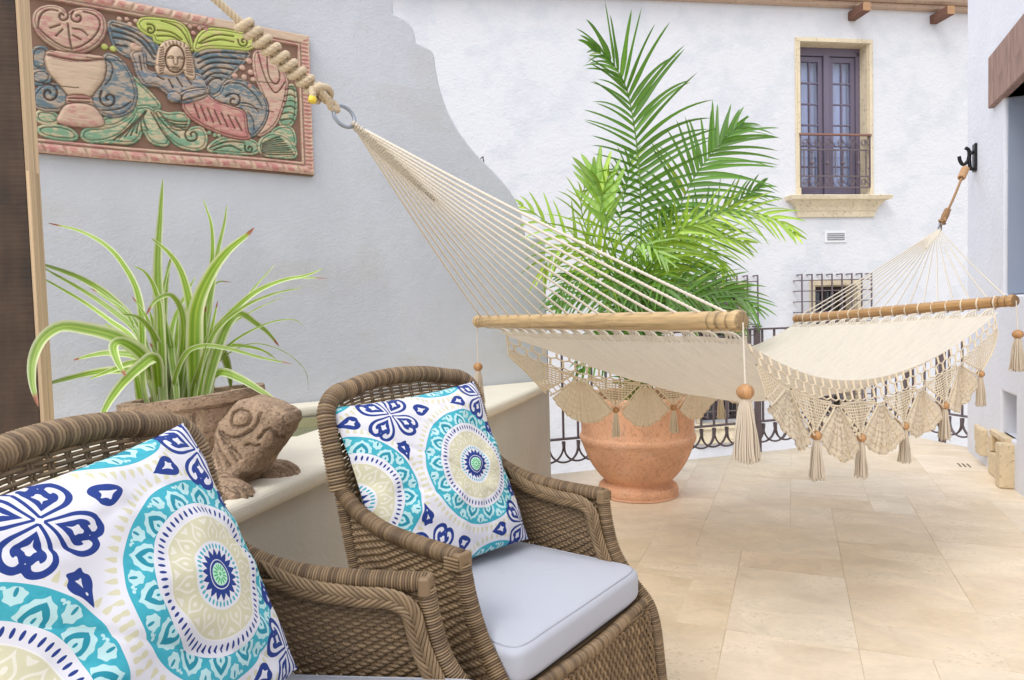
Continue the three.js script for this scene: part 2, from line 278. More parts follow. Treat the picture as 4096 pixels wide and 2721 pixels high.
{
  const t = thing('corner_basin', 'low cream plastered corner basin with a rounded stone rim, running along the grey wall', 'fountain basin');
  const front = [[-1.15, -0.35], [-0.86, -1.10], [-0.673, -1.652], [-0.572, -2.024], [-0.345, -2.63], [-0.112, -3.231], [0.075, -3.80], [0.232, -4.33]];
  const back = [[0.232, -4.375], [-4.2, -1.60], [-4.0, -0.3]];
  const hole = [[-1.75, -2.60], [-1.10, -2.44], [-0.82, -2.53], [-0.70, -3.0], [-0.63, -3.66], [-1.85, -2.90]];
  const flat = (pts) => shapeOf(pts.map(([x, z]) => [x, -z]));
  const cs = flat([...front, ...back]); cs.holes.push(new THREE.Path(hole.map(([x, z]) => new THREE.Vector2(x, -z))));
  const cg = new THREE.ExtrudeGeometry(cs, { depth: 0.010, bevelEnabled: true, bevelSize: 0.024, bevelThickness: 0.024, bevelSegments: 5, bevelOffset: -0.012 }); cg.rotateX(-PI / 2); cg.translate(0, 0.602 + 0.024, 0);
  part('stone_rim', boxUV(cg), M.coping, t);
  const bs = flat([...front.map(([x, z]) => [x - 0.028, z + 0.006]), ...back]); bs.holes.push(new THREE.Path(hole.map(([x, z]) => new THREE.Vector2(x, -z))));
  const bg = new THREE.ExtrudeGeometry(bs, { depth: 1.0, bevelEnabled: false }); bg.rotateX(-PI / 2); bg.translate(0, -0.398, 0); part('basin_body', boxUV(bg), M.creamPlaster, t);
  const lin = new MB(); const cx = hole.reduce((a, p) => a + p[0], 0) / 6, cz = hole.reduce((a, p) => a + p[1], 0) / 6;
  const sh = hole.map(([x, z]) => [x + (cx - x) * 0.012, z + (cz - z) * 0.012]);
  for (let k = 0; k < 6; k++) { const a = sh[k], b = sh[(k + 1) % 6]; lin.grid((u, v) => V(lerp(a[0], b[0], u), lerp(0.3, 0.600, v), lerp(a[1], b[1], u)), 1, 1, { uv: (u, v) => [u * Math.hypot(a[0] - b[0], a[1] - b[1]), v * 0.3] }); }
  lin.part('basin_lining', M.basinPlaster, t);
  const wg = extrudeXZ(sh, 0.47, 0.552); part('water', wg, phys({ color: C(0.36, 0.38, 0.26), roughness: 0.04, transmission: 0.5, thickness: 0.08, ior: 1.33 }), t);
}

// ---------------------------------------------------------------- the white house across the courtyard
const TF = 8.2 * PI / 180, FP = [5.004, 0, -10.5];
{
  const t = thing('white_house', 'white plastered house facade with a tall balcony window and barred windows, across the courtyard', 'house', FP, TF);
  const s = shapeOf([[-16, -3.5], [9, -3.5], [9, 5.62], [-16, 5.62]]);
  const hole = (x0, y0, x1, y1) => s.holes.push(new THREE.Path([[x0, y0], [x1, y0], [x1, y1], [x0, y1]].map((p) => new THREE.Vector2(...p))));
  hole(-0.545, 2.765, 0.60, 5.10); hole(-0.33, -0.64, 0.38, 1.40); hole(-2.20, -0.64, -1.49, 1.40);
  const g = new THREE.ExtrudeGeometry(s, { depth: 0.42, bevelEnabled: false }); g.translate(0, 0, -0.42); part('wall', boxUV(g), M.facade, t);
  // rooms behind the openings
  const dark = std({ color: C(0.05, 0.05, 0.06), roughness: 0.9 });
  const rm = new MB(); for (const [x, y, h] of [[0.03, 3.93, 2.6], [0.03, 0.38, 2.3], [-1.845, 0.38, 2.3]]) { rm.box(x, y, -1.15, 1.5, h, 0.05, 0); rm.box(x - 0.76, y, -0.8, 0.05, h, 0.72, 0); rm.box(x + 0.76, y, -0.8, 0.05, h, 0.72, 0); rm.box(x, y - h / 2, -0.8, 1.5, 0.05, 0.72, 0); rm.box(x, y + h / 2, -0.8, 1.5, 0.05, 0.72, 0); } rm.part('room', dark, t);
  // balcony window: stone surround, reveal, sill, two leaves
  const fr = new MB(), sur = (x0, x1, y0, y1, w, z, d) => { fr.box((x0 - w / 2), (y0 + y1) / 2, z, w, y1 - y0, d, 0.008); fr.box((x1 + w / 2), (y0 + y1) / 2, z, w, y1 - y0, d, 0.008); fr.box((x0 + x1) / 2, y1 + w / 2, z, x1 - x0 + 2 * w, w, d, 0.008); };
  sur(-0.545, 0.60, 2.77, 5.09, 0.045, 0.012, 0.05); sur(-0.585, 0.64, 2.77, 5.13, 0.03, 0.008, 0.03);
  const rv = (x0, x1, y0, y1, d) => { fr.box(x0 + 0.006, (y0 + y1) / 2, -d / 2 - 0.001, 0.012, y1 - y0, d, 0); fr.box(x1 - 0.006, (y0 + y1) / 2, -d / 2 - 0.001, 0.012, y1 - y0, d, 0); fr.box((x0 + x1) / 2, y1 - 0.006, -d / 2 - 0.001, x1 - x0 - 0.026, 0.012, d, 0); };
  rv(-0.545, 0.60, 2.765, 5.10, 0.24);
  fr.part('window_surround', M.frameStone, t, 1);
  const prof = [[0, 2.45], [0.035, 2.45], [0.045, 2.53], [0.06, 2.545], [0.07, 2.60], [0.115, 2.655], [0.135, 2.69], [0.19, 2.70], [0.205, 2.755], [0.19, 2.765], [0, 2.765]]; // out, up
  const sg = new MB(); for (let k = 0; k < prof.length - 1; k++) { const [a, b] = [prof[k], prof[k + 1]]; const e = (p) => 0.60 + p[0] * 1.15; sg.grid((u, v) => { const p = [lerp(a[0], b[0], v), lerp(a[1], b[1], v)]; return V(0.03 + lerp(-e(p), e(p), u), p[1], p[0]); }, 1, 1); for (const q of [-1, 1]) sg.grid((u, v) => { const p = [lerp(a[0], b[0], v), lerp(a[1], b[1], v)]; return V(0.03 + q * e(p), p[1], p[0] * (1 - u)); }, 1, 1); }
  sg.part('window_sill', M.frameStone, t, 1);
  const violet = std({ color: C(0.155, 0.13, 0.185), roughness: 0.55 });
  const glass = phys({ color: C(0.93, 0.95, 1), transmission: 1, thickness: 0, roughness: 0.03, ior: 1.5 });
  const reflection_curtain = std({ color: C(0.66, 0.70, 0.86), roughness: 0.9 });  // added sheet; its pale blue stands in for sky reflected in the panes
  const win = part('window', (() => { const m = new MB(); m.box(0.027, 5.03, -0.21, 1.13, 0.13, 0.06); m.box(-0.505, 3.9, -0.21, 0.07, 2.27, 0.06); m.box(0.555, 3.9, -0.21, 0.07, 2.27, 0.06); m.box(0.02, 3.88, -0.20, 0.10, 2.2, 0.06); m.box(0.027, 2.79, -0.21, 1.13, 0.04, 0.06); return m.geo(); })(), violet, t);
  for (const [x0, x1] of [[-0.465, -0.035], [0.075, 0.515]]) {
    const m = new MB(), y0 = 2.82, y1 = 4.955; m.box(x0 + 0.035, (y0 + y1) / 2, -0.225, 0.07, y1 - y0, 0.045); m.box(x1 - 0.035, (y0 + y1) / 2, -0.225, 0.07, y1 - y0, 0.045); m.box((x0 + x1) / 2, y1 - 0.04, -0.225, x1 - x0 - 0.14, 0.08, 0.045); m.box((x0 + x1) / 2, y0 + 0.06, -0.225, x1 - x0 - 0.14, 0.12, 0.045);
    const a = x0 + 0.07, b = x1 - 0.07, lo = y0 + 0.12, hi = y1 - 0.08; m.box((a + b) / 2, (lo + hi) / 2, -0.222, 0.024, hi - lo, 0.03, 0.003); for (let k = 1; k < 6; k++) m.box((a + b) / 2, lerp(lo, hi, k / 6), -0.2225, b - a, 0.024, 0.028, 0.003);
    m.part('window_leaf', violet, win);
    for (let k = 0; k < 6; k++) for (const q of [0, 1]) part('pane', new THREE.BoxGeometry((b - a) / 2 - 0.012, (hi - lo) / 6 - 0.012, 0.004).translate(lerp(a, b, q * 0.5 + 0.25), lerp(lo, hi, (k + 0.5) / 6), -0.23), glass, win);
  }
  const cu = new MB(); cu.grid((u, v) => V(lerp(-0.5, 0.55, u), lerp(2.8, 5.0, v), -0.36 + 0.012 * sin(u * 70) + 0.008 * sin(u * 31 + 1)), 90, 1); cu.part('reflection_curtain', reflection_curtain, win);
  // barred ground-floor windows: stone frames, dark sashes
  for (const x of [0.025, -1.845]) {
    const f = new MB(), a = x - 0.355, b = x + 0.355, box = (x0, x1, y0, y1, z, d) => f.box((x0 + x1) / 2, (y0 + y1) / 2, z, x1 - x0, y1 - y0, d, 0.006);
    box(a - 0.075, a + 0.002, -0.64, 1.40, 0.008, 0.05); box(b - 0.002, b + 0.075, -0.64, 1.40, 0.008, 0.05); box(a - 0.075, b + 0.075, 1.401, 1.48, 0.009, 0.052); box(a - 0.12, b + 0.12, -0.73, -0.641, 0.03, 0.12); box(a - 0.09, b + 0.09, -0.95, -0.731, 0.02, 0.08);
    f.box(a + 0.006, 0.38, -0.13, 0.012, 2.03, 0.24, 0); f.box(b - 0.006, 0.38, -0.13, 0.012, 2.03, 0.24, 0); f.box(x, 1.392, -0.13, 0.68, 0.012, 0.24, 0);
    f.part('window_surround', M.frameStone, t, 1);
    const w = new MB(); w.box(x, 1.36, -0.27, 0.70, 0.05, 0.05); w.box(x, -0.6, -0.27, 0.70, 0.06, 0.05); for (const q of [-0.325, 0, 0.325]) w.box(x + q, 0.38, -0.27, 0.05, 1.94, 0.045); w.box(x, 0.62, -0.268, 0.64, 0.04, 0.04); const ws = w.part('window', std({ color: C(0.045, 0.035, 0.04), roughness: 0.5 }), t);
    for (const q of [-0.163, 0.163]) for (const [y0, y1] of [[-0.57, 0.6], [0.64, 1.335]]) part('pane', new THREE.BoxGeometry(0.27, y1 - y0, 0.004).translate(x + q, (y0 + y1) / 2, -0.275), glass, ws);
  }
  // cornice: three courses of stone
  const co = new MB(); co.box(-3.5, 5.655, 0.04, 25, 0.066, 0.12, 0.015); co.box(-3.5, 5.735, 0.09, 25, 0.09, 0.22, 0.02); co.box(-3.5, 5.84, 0.13, 25, 0.115, 0.30, 0.02); co.part('cornice', std({ color: C(0.62, 0.46, 0.36), map: rep(stoneMap, 1), bumpMap: rep(stoneMap, 1), bumpScale: 0.004 }), t, 1.3);
  for (const [x0, x1] of [[-16, 9]]) { const rf = new MB(); rf.box(-3.5, 6.05, -0.25, 25, 0.3, 0.6, 0.01); rf.part('parapet', M.facade, t, 1); }
  for (const x of [0.33, 1.72]) { const b = new MB(); b.box(x, 5.50, 0.17, 0.125, 0.13, 0.36, 0.008, [0.62, 0.34, 0.26]); b.box(x, 5.50, 0.352, 0.118, 0.124, 0.012, 0.003, [1.5, 0.95, 0.55]); b.part('beam_end', std({ vertexColors: true, color: C(0.45, 0.42, 0.4), map: rep(grainA, 2), roughness: 0.85 }), t); }
  const vt = new MB(); vt.box(0.03, 2.15, 0.006, 0.36, 0.18, 0.02, 0.004, [0.95, 0.95, 0.95]); const vm = vt.part('vent', std({ color: C(0.8, 0.8, 0.82), vertexColors: true }), t);
  for (let k = 0; k < 4; k++) part('slat', new RoundedBoxGeometry(0.29, 0.012, 0.012, 1, 0.002).translate(0.03, 2.105 + k * 0.03, 0.02), std({ color: C(0.22, 0.22, 0.25) }), vm);
}
// balconette and window grilles of wrought iron
const ironBar = (mb, a, b, w, d = w) => { const v = V(...b).sub(V(...a)), L = v.length(), q = new THREE.Quaternion().setFromUnitVectors(V(0, 1, 0), v.clone().normalize()); mb.add(new THREE.BoxGeometry(w, L, d), { matrix: new THREE.Matrix4().compose(V(...a).addScaledVector(v, 0.5), q, V(1, 1, 1)) }); };
{
  const t = thing('balcony_railing', 'brown iron balconette railing with scroll bands across the tall window', 'railing', [FP[0], 2.90, FP[2]], TF);
  const Z = 0.03, x0 = -0.56, x1 = 0.60;
  const r = new MB(); r.box((x0 + x1) / 2, 0.80, Z, x1 - x0 + 0.04, 0.028, 0.05); part('handrail', r.geo(), std({ color: C(0.26, 0.13, 0.10), roughness: 0.6 }), t);
  const rails = new MB(); for (const y of [0.57, 0.17, 0.0]) rails.box((x0 + x1) / 2, y, Z, x1 - x0, 0.02, 0.02, 0.002); for (const x of [x0, x1]) { rails.box(x, 0.40, Z, 0.02, 0.80, 0.02, 0.002); rails.box(x, 0.3, Z - 0.06, 0.016, 0.016, 0.12, 0.002); } rails.part('rail', M.iron, t);
  for (let k = 0; k < 9; k++) { const x = lerp(x0, x1, (k + 0.5) / 9), b = new MB(); b.box(x, 0.37, Z, 0.014, 0.4, 0.014, 0.002); if (k % 2) { b.add(new THREE.SphereGeometry(0.026, 10, 8), { pos: [x, 0.37, Z], scale: [1, 1.15, 1] }); for (const y of [0.53, 0.21]) b.add(new THREE.SphereGeometry(0.014, 8, 6), { pos: [x, y, Z] }); } b.part('baluster', M.iron, t); }
  for (const y of [0.685, 0.085]) for (let k = 0; k < 6; k++) {
    const cx = lerp(x0, x1, (k + 0.42) / 6), pts = []; for (let i = 0; i <= 26; i++) { const a = i / 26 * 3.6 * PI, R = 0.018 + 0.032 * (i / 26); pts.push(V(cx + R * cos(a + 2.2), y + R * sin(a + 2.2) * 1.25, Z)); } pts.push(V(cx + 0.09, y - 0.035, Z), V(cx + 0.125, y - 0.085 + 0.02, Z));
    const b = new MB(); b.tube(pts, 0.0065, 5); b.part('scroll', M.iron, t);
  }
}
for (const [cx, n] of [[-0.035, 8], [-1.905, 8]]) {
  const right = cx > -1, t = thing('window_grille', right ? 'iron window grille with hooked bar ends, seen behind the far hammock cords' : 'iron window grille with hooked bar ends, half hidden behind the palm fronds', 'window grille', [FP[0], -0.55, FP[2]], TF, null);
  const Z = 0.134, sp = 0.165, x0 = cx - sp * 3.5;
  for (let k = 0; k < n; k++) { const x = x0 + k * sp, b = new MB(); ironBar(b, [x, 0, Z], [x, 2.11, Z], 0.018); ironBar(b, [x, 2.118, Z + 0.009], [x, 2.118, 0.0], 0.018); ironBar(b, [x, 0.012, Z], [x, 0.012, 0], 0.018); b.part('grille_bar', M.iron, t); }
  for (let k = 0; k < 13; k++) { const y = 2.03 - 0.161 * k, b = new MB(); ironBar(b, [x0 - 0.06, y, Z - 0.012], [x0 + 7 * sp + 0.01, y, Z - 0.012], 0.015); ironBar(b, [x0 - 0.06, y, Z - 0.012], [x0 - 0.06, y, 0], 0.015); for (let q = 0; q < n; q++) b.add(new THREE.SphereGeometry(0.016, 6, 5), { pos: [x0 + q * sp, y, Z] }); b.part('grille_bar', M.iron, t); }
}

// ---------------------------------------------------------------- blue-white wall on the right, with opening, lintel, niche and stone corbels
const TR = (90 - 22.5 + 180) * PI / 180, RP = [3.07, 0, -4.31];
{
  const t = thing('right_wall', 'pale blue-white plaster wall with a lintelled opening and a small niche, at the right edge', 'wall', RP, TR); // local x towards the camera, z out into the terrace
  const s = shapeOf([[-0.70, -0.45], [5.6, -0.45], [5.6, 4.2], [-0.70, 4.2]]);
  s.holes.push(new THREE.Path([[0.225, 1.13], [1.75, 1.13], [1.75, 2.31], [0.225, 2.31]].map((p) => new THREE.Vector2(...p))));
  s.holes.push(new THREE.Path([[0.175, 0.285], [0.475, 0.285], [0.475, 0.545], [0.175, 0.545]].map((p) => new THREE.Vector2(...p))));
  const g = new THREE.ExtrudeGeometry(s, { depth: 0.40, bevelEnabled: true, bevelSize: 0.015, bevelThickness: 0.015, bevelSegments: 3, bevelOffset: -0.015 }); g.translate(0, 0, -0.415); part('wall_body', boxUV(g), M.bluePlaster, t);
  const bk = new MB(); bk.box(1.0, 1.75, -0.52, 1.9, 1.5, 0.1, 0); bk.part('recess_back', std({ color: C(0.33, 0.38, 0.48), map: rep(mottle, 1 / 1.4), roughness: 0.9 }), t, 1);  // recess plaster coloured a darker blue-grey to carry its shade
  const jl = new MB(); jl.box(0.2465, 1.72, -0.205, 0.006, 1.16, 0.38, 0.001); jl.part('jamb_shade_panel', std({ color: C(0.34, 0.39, 0.49), map: rep(mottle, 1 / 1.4), roughness: 0.9 }), t, 1);  // added thin panel, coloured blue-grey as the shade on the jamb
  const nb = new MB(); nb.box(0.325, 0.415, -0.27, 0.36, 0.32, 0.04, 0); nb.part('niche_back', M.bluePlaster, t, 1);
  const ln = new MB(); ln.box(0.92, 2.47, -0.18, 1.86, 0.32, 0.42, 0.008); ln.part('lintel_beam', M.beam, t, 1);
}
{
  const t = thing('stone_corbel', 'stepped limestone corbel block under the niche at the foot of the right wall', 'stone corbel', RP, TR, null);
  const st = (x0, x1, y0, y1, d) => { const m = new MB(); m.box((x0 + x1) / 2, (y0 + y1) / 2, d / 2 - 0.02, x1 - x0, y1 - y0, d + 0.04, 0.010); m.part('stone', M.limestone, t, 1); };
  st(0.03, 0.385, 0.0, 0.145, 0.035); st(0.03, 0.095, 0.148, 0.245, 0.035); st(0.03, 0.385, 0.248, 0.285, 0.03); st(0.362, 0.452, 0.0, 0.262, 0.075); { const m = new MB(); m.box(0.228, 0.197, 0.004, 0.266, 0.10, 0.006, 0.001); m.part('hollow_back', std({ color: C(0.55, 0.40, 0.22), map: rep(stoneMap, 1 / 0.4), roughness: 0.9 }), t, 1); }
}
{
  const t = thing('stone_corbel', 'small two-piece limestone block set low in the right wall, left of the stepped corbel', 'stone corbel', RP, TR);
  const st = (x0, x1, y0, y1, d) => { const m = new MB(); m.box((x0 + x1) / 2, (y0 + y1) / 2, d / 2 - 0.02, x1 - x0, y1 - y0, d + 0.04, 0.008); m.part('stone', M.limestone, t, 1); };
  st(-0.40, -0.25, 0.13, 0.245, 0.02); st(-0.255, -0.12, 0.075, 0.25, 0.045);
}
{
  const t = thing('hammock_hook', 'black iron wall hook holding the far hammock rope, on the right wall', 'hook', [3.24, 2.09, -4.72], TR);
  const m = new MB(); m.box(0, 0.0, 0.009, 0.075, 0.19, 0.014, 0.004); m.part('plate', M.black, t);
  const hk = new MB(); hk.tube(curve([V(0, 0.045, 0.01), V(0, 0.03, 0.035), V(0, -0.02, 0.05), V(0, -0.04, 0.075), V(0, -0.01, 0.095), V(0, 0.02, 0.10)], 20), 0.012, 7); hk.tube(curve([V(0, -0.075, 0.01), V(0, -0.075, 0.03), V(0, -0.02, 0.04), V(0, 0.06, 0.045), V(0, 0.075, 0.065)], 16), 0.012, 7); hk.part('hook_arm', M.black, t);
}

// ---------------------------------------------------------------- iron terrace railing, two runs meeting at the corner
function railing(label, x0, z0, turn, L, posts, group) {
  const t = thing('terrace_railing', label, 'railing', [x0, 0, z0], turn * PI / 180);
  const rl = new MB(); rl.box(L / 2, 0.930, 0, L, 0.014, 0.042, 0.003); rl.part('top_rail', M.iron, t);
  const lo = new MB(); lo.box(L / 2, 0.222, 0, L, 0.014, 0.034, 0.003); lo.part('lower_rail', M.iron, t);
  for (const x of posts) { const p = new MB(); p.box(x, 0.44, 0, 0.046, 1.0, 0.03, 0.004); p.box(x, 0.95, 0, 0.06, 0.014, 0.045, 0.003); p.box(x, -0.08, 0, 0.046, 0.16, 0.03, 0.003); p.part('post', M.iron, t); }
  const S = 0.1105, n = Math.floor(L / S);
  for (let k = 0; k < n; k++) {
    const x = 0.03 + k * S, b = new MB(); if (posts.every((p) => Math.abs(p - x) > 0.03)) { b.box(x, 0.576, 0, 0.014, 0.695, 0.014, 0.002); b.part('baluster', M.iron, t); }
    const pts = []; for (let i = 0; i <= 22; i++) { const a = PI * i / 22; pts.push(V(x + S - S * cos(a), 0.205 - 0.145 * Math.pow(sin(a), 0.75), (k % 2 ? 0.007 : -0.007) * sin(a))); }
    const c = new MB(); c.tube(pts, 0.016, 4, { flat: 0.45, up: V(0, 1, 0.001) }); c.part('scallop', M.iron, t);
  }
}
railing('dark iron railing with interlaced scallops along the back terrace edge, behind the terracotta pot', 0.10, -4.565, 18.3, 3.36, [1.86, 3.34]);
railing('short dark iron railing run between the terrace corner and the right wall', 3.305, -5.615, -73.5 , 0.70, [0.30, 0.62]);

// ---------------------------------------------------------------- carved and painted wood panel on the grey wall
const SHAPES = [
  ['acanthus_leaf', 'green', 9, 14, [274,270,320,298,366,341,405,390,372,398,332,403,297,381,280,330]],
  ['acanthus_leaf', 'green', 11, 16, [173,547,197,506,237,449,328,399,372,398,394,449,436,539,359,537,338,464,311,542,226,542]],
  ['acanthus_leaf', 'green', 10, 16, [376,398,420,419,479,403,503,428,493,456,451,479,484,480,540,451,565,481,558,532,523,549,457,537,409,492]],
  ['acanthus_leaf', 'green', 8, 14, [-3,457,57,462,56,495,-3,501]],
  ['acanthus_leaf', 'green', 9, 10, [2,513,90,506,124,545,54,552,1,541]],
  ['acanthus_leaf', 'green', 9, 10, [132,545,140,504,236,492,282,449,329,413,257,515,182,548]],
  ['acanthus_leaf', 'green', 8, 12, [200,458,252,448,315,402,306,424,251,473,206,487]],
  ['acanthus_leaf', 'green', 9, 14, [562,545,603,504,648,484,737,486,769,507,763,541,689,548,601,546]],
  ['acanthus_leaf', 'green', 9, 12, [899,236,933,222,930,399,852,417,881,307]],
  ['acanthus_leaf', 'green', 8, 12, [818,454,862,416,920,415,925,507,879,458]],
  ['acanthus_leaf', 'green', 12, 14, [774,488,813,455,860,450,907,474,933,540,875,546,772,545]],
  ['wing', 'blue', 8, 14, [234,88,288,91,339,104,378,124,402,152,399,229,375,228,339,216,304,212,258,193,244,143]],
  ['wing', 'blue', 9, 14, [525,177,557,135,619,118,754,106,724,156,658,236,639,272,615,313,580,322,573,281,528,214]],
  ['leaf_scroll', 'lime', 12, 16, [336,78,353,57,402,51,468,45,501,58,516,92,527,150,506,139,464,128,423,139,390,136,399,112,379,115,347,103]],
  ['leaf_scroll', 'lime', 12, 16, [531,154,546,96,577,58,622,45,711,44,770,48,773,81,735,106,708,106,663,111,575,121]],
  ['leaf_scroll', 'blue', 12, 20, [218,215,260,221,293,263,314,325,316,367,295,417,252,443,208,444,176,419,166,383,178,356,204,331,217,275]],
  ['leaf_scroll', 'blue', 12, 20, [-10,401,18,365,43,356,74,362,94,388,90,421,64,445,22,450,-11,442]],
  ['leaf_scroll', 'blue', 9, 16, [-7,239,30,225,36,248,31,298,-9,308]],
  ['leaf_scroll', 'blue', 9, 16, [-9,316,37,309,40,338,19,357,-11,361]],
  ['heart_leaf', 'rose', 17, 30, [104,101,91,74,49,74,13,97,0,136,11,179,44,210,85,228,114,234,157,217,195,185,222,138,224,87,199,62,155,62,123,77]],
  ['urn', 'tan', 18, 34, [36,246,120,252,212,233,216,271,205,314,178,352,162,383,98,389,81,356,47,320,33,286]],
  ['urn', 'rose', 12, 14, [36,242,121,239,212,232,200,241,120,260,46,255]],
  ['urn', 'rose', 13, 12, [96,392,160,385,165,410,93,417]],
  ['urn', 'rose', 15, 24, [89,423,165,414,193,450,204,489,55,497,71,460]],
  ['pomegranate', 'rose', 13, 24, [763,107,809,109,873,162,900,207,887,287,864,357,843,408,799,452,761,470,806,393,813,335,793,270,767,216]],
  ['leaf_scroll', 'blue', 13, 22, [592,329,628,311,639,272,666,245,712,238,761,260,796,298,813,344,801,394,776,440,738,477,721,450,719,394,711,366,679,361,609,351]],
  ['skirt', 'red', 16, 26, [476,367,523,352,567,319,584,335,609,351,679,365,715,375,718,413,720,460,738,482,670,484,604,467,545,441,503,414]],
  ['robe', 'bluetan', 17, 26, [389,266,427,252,459,256,501,254,540,240,569,263,581,299,567,324,480,362,477,340,440,340,416,321,392,302,351,312,329,284,319,228,304,199,352,182,350,232,357,262]],
  ['robe', 'bluetan', 21, 14, [473,336,516,312,576,299,567,326,523,348,476,364]],
  ['hand', 'bluetan', 22, 12, [427,337,457,324,477,344,468,364,430,364]],
  ['hand', 'rose', 17, 12, [305,168,321,154,341,166,344,181,312,193]],
  ['hair', 'tan', 20, 16, [393,265,405,178,422,144,456,127,489,128,514,152,520,215,526,265,501,259,494,219,459,260,420,253]],
  ['face', 'tan', 27, 40, [496,191,492,213,484,233,471,247,457,253,444,251,433,241,426,224,424,202,427,180,436,161,448,147,462,140,475,142,487,153,494,170]]
];
const KNOBS = [['rose', 744, 152, 13], ['rose', 716, 185, 13], ['rose', 749, 199, 12], ['rose', 685, 224, 12], ['rose', 723, 223, 12], ['rose', 759, 228, 12], ['rose', 742, 257, 9], ['rose', 273, 74, 9], ['rose', 298, 69, 8], ['rose', 308, 87, 9], ['rose', 328, 70, 8], ['rose', 521, 53, 9], ['rose', 556, 53, 9], ['rose', 533, 77, 9], ['rose', 581, 53, 7], ['lime', 219, 189, 12], ['lime', 247, 192, 11], ['green', 577, 474, 8], ['green', 597, 481, 8], ['green', 614, 482, 7]];
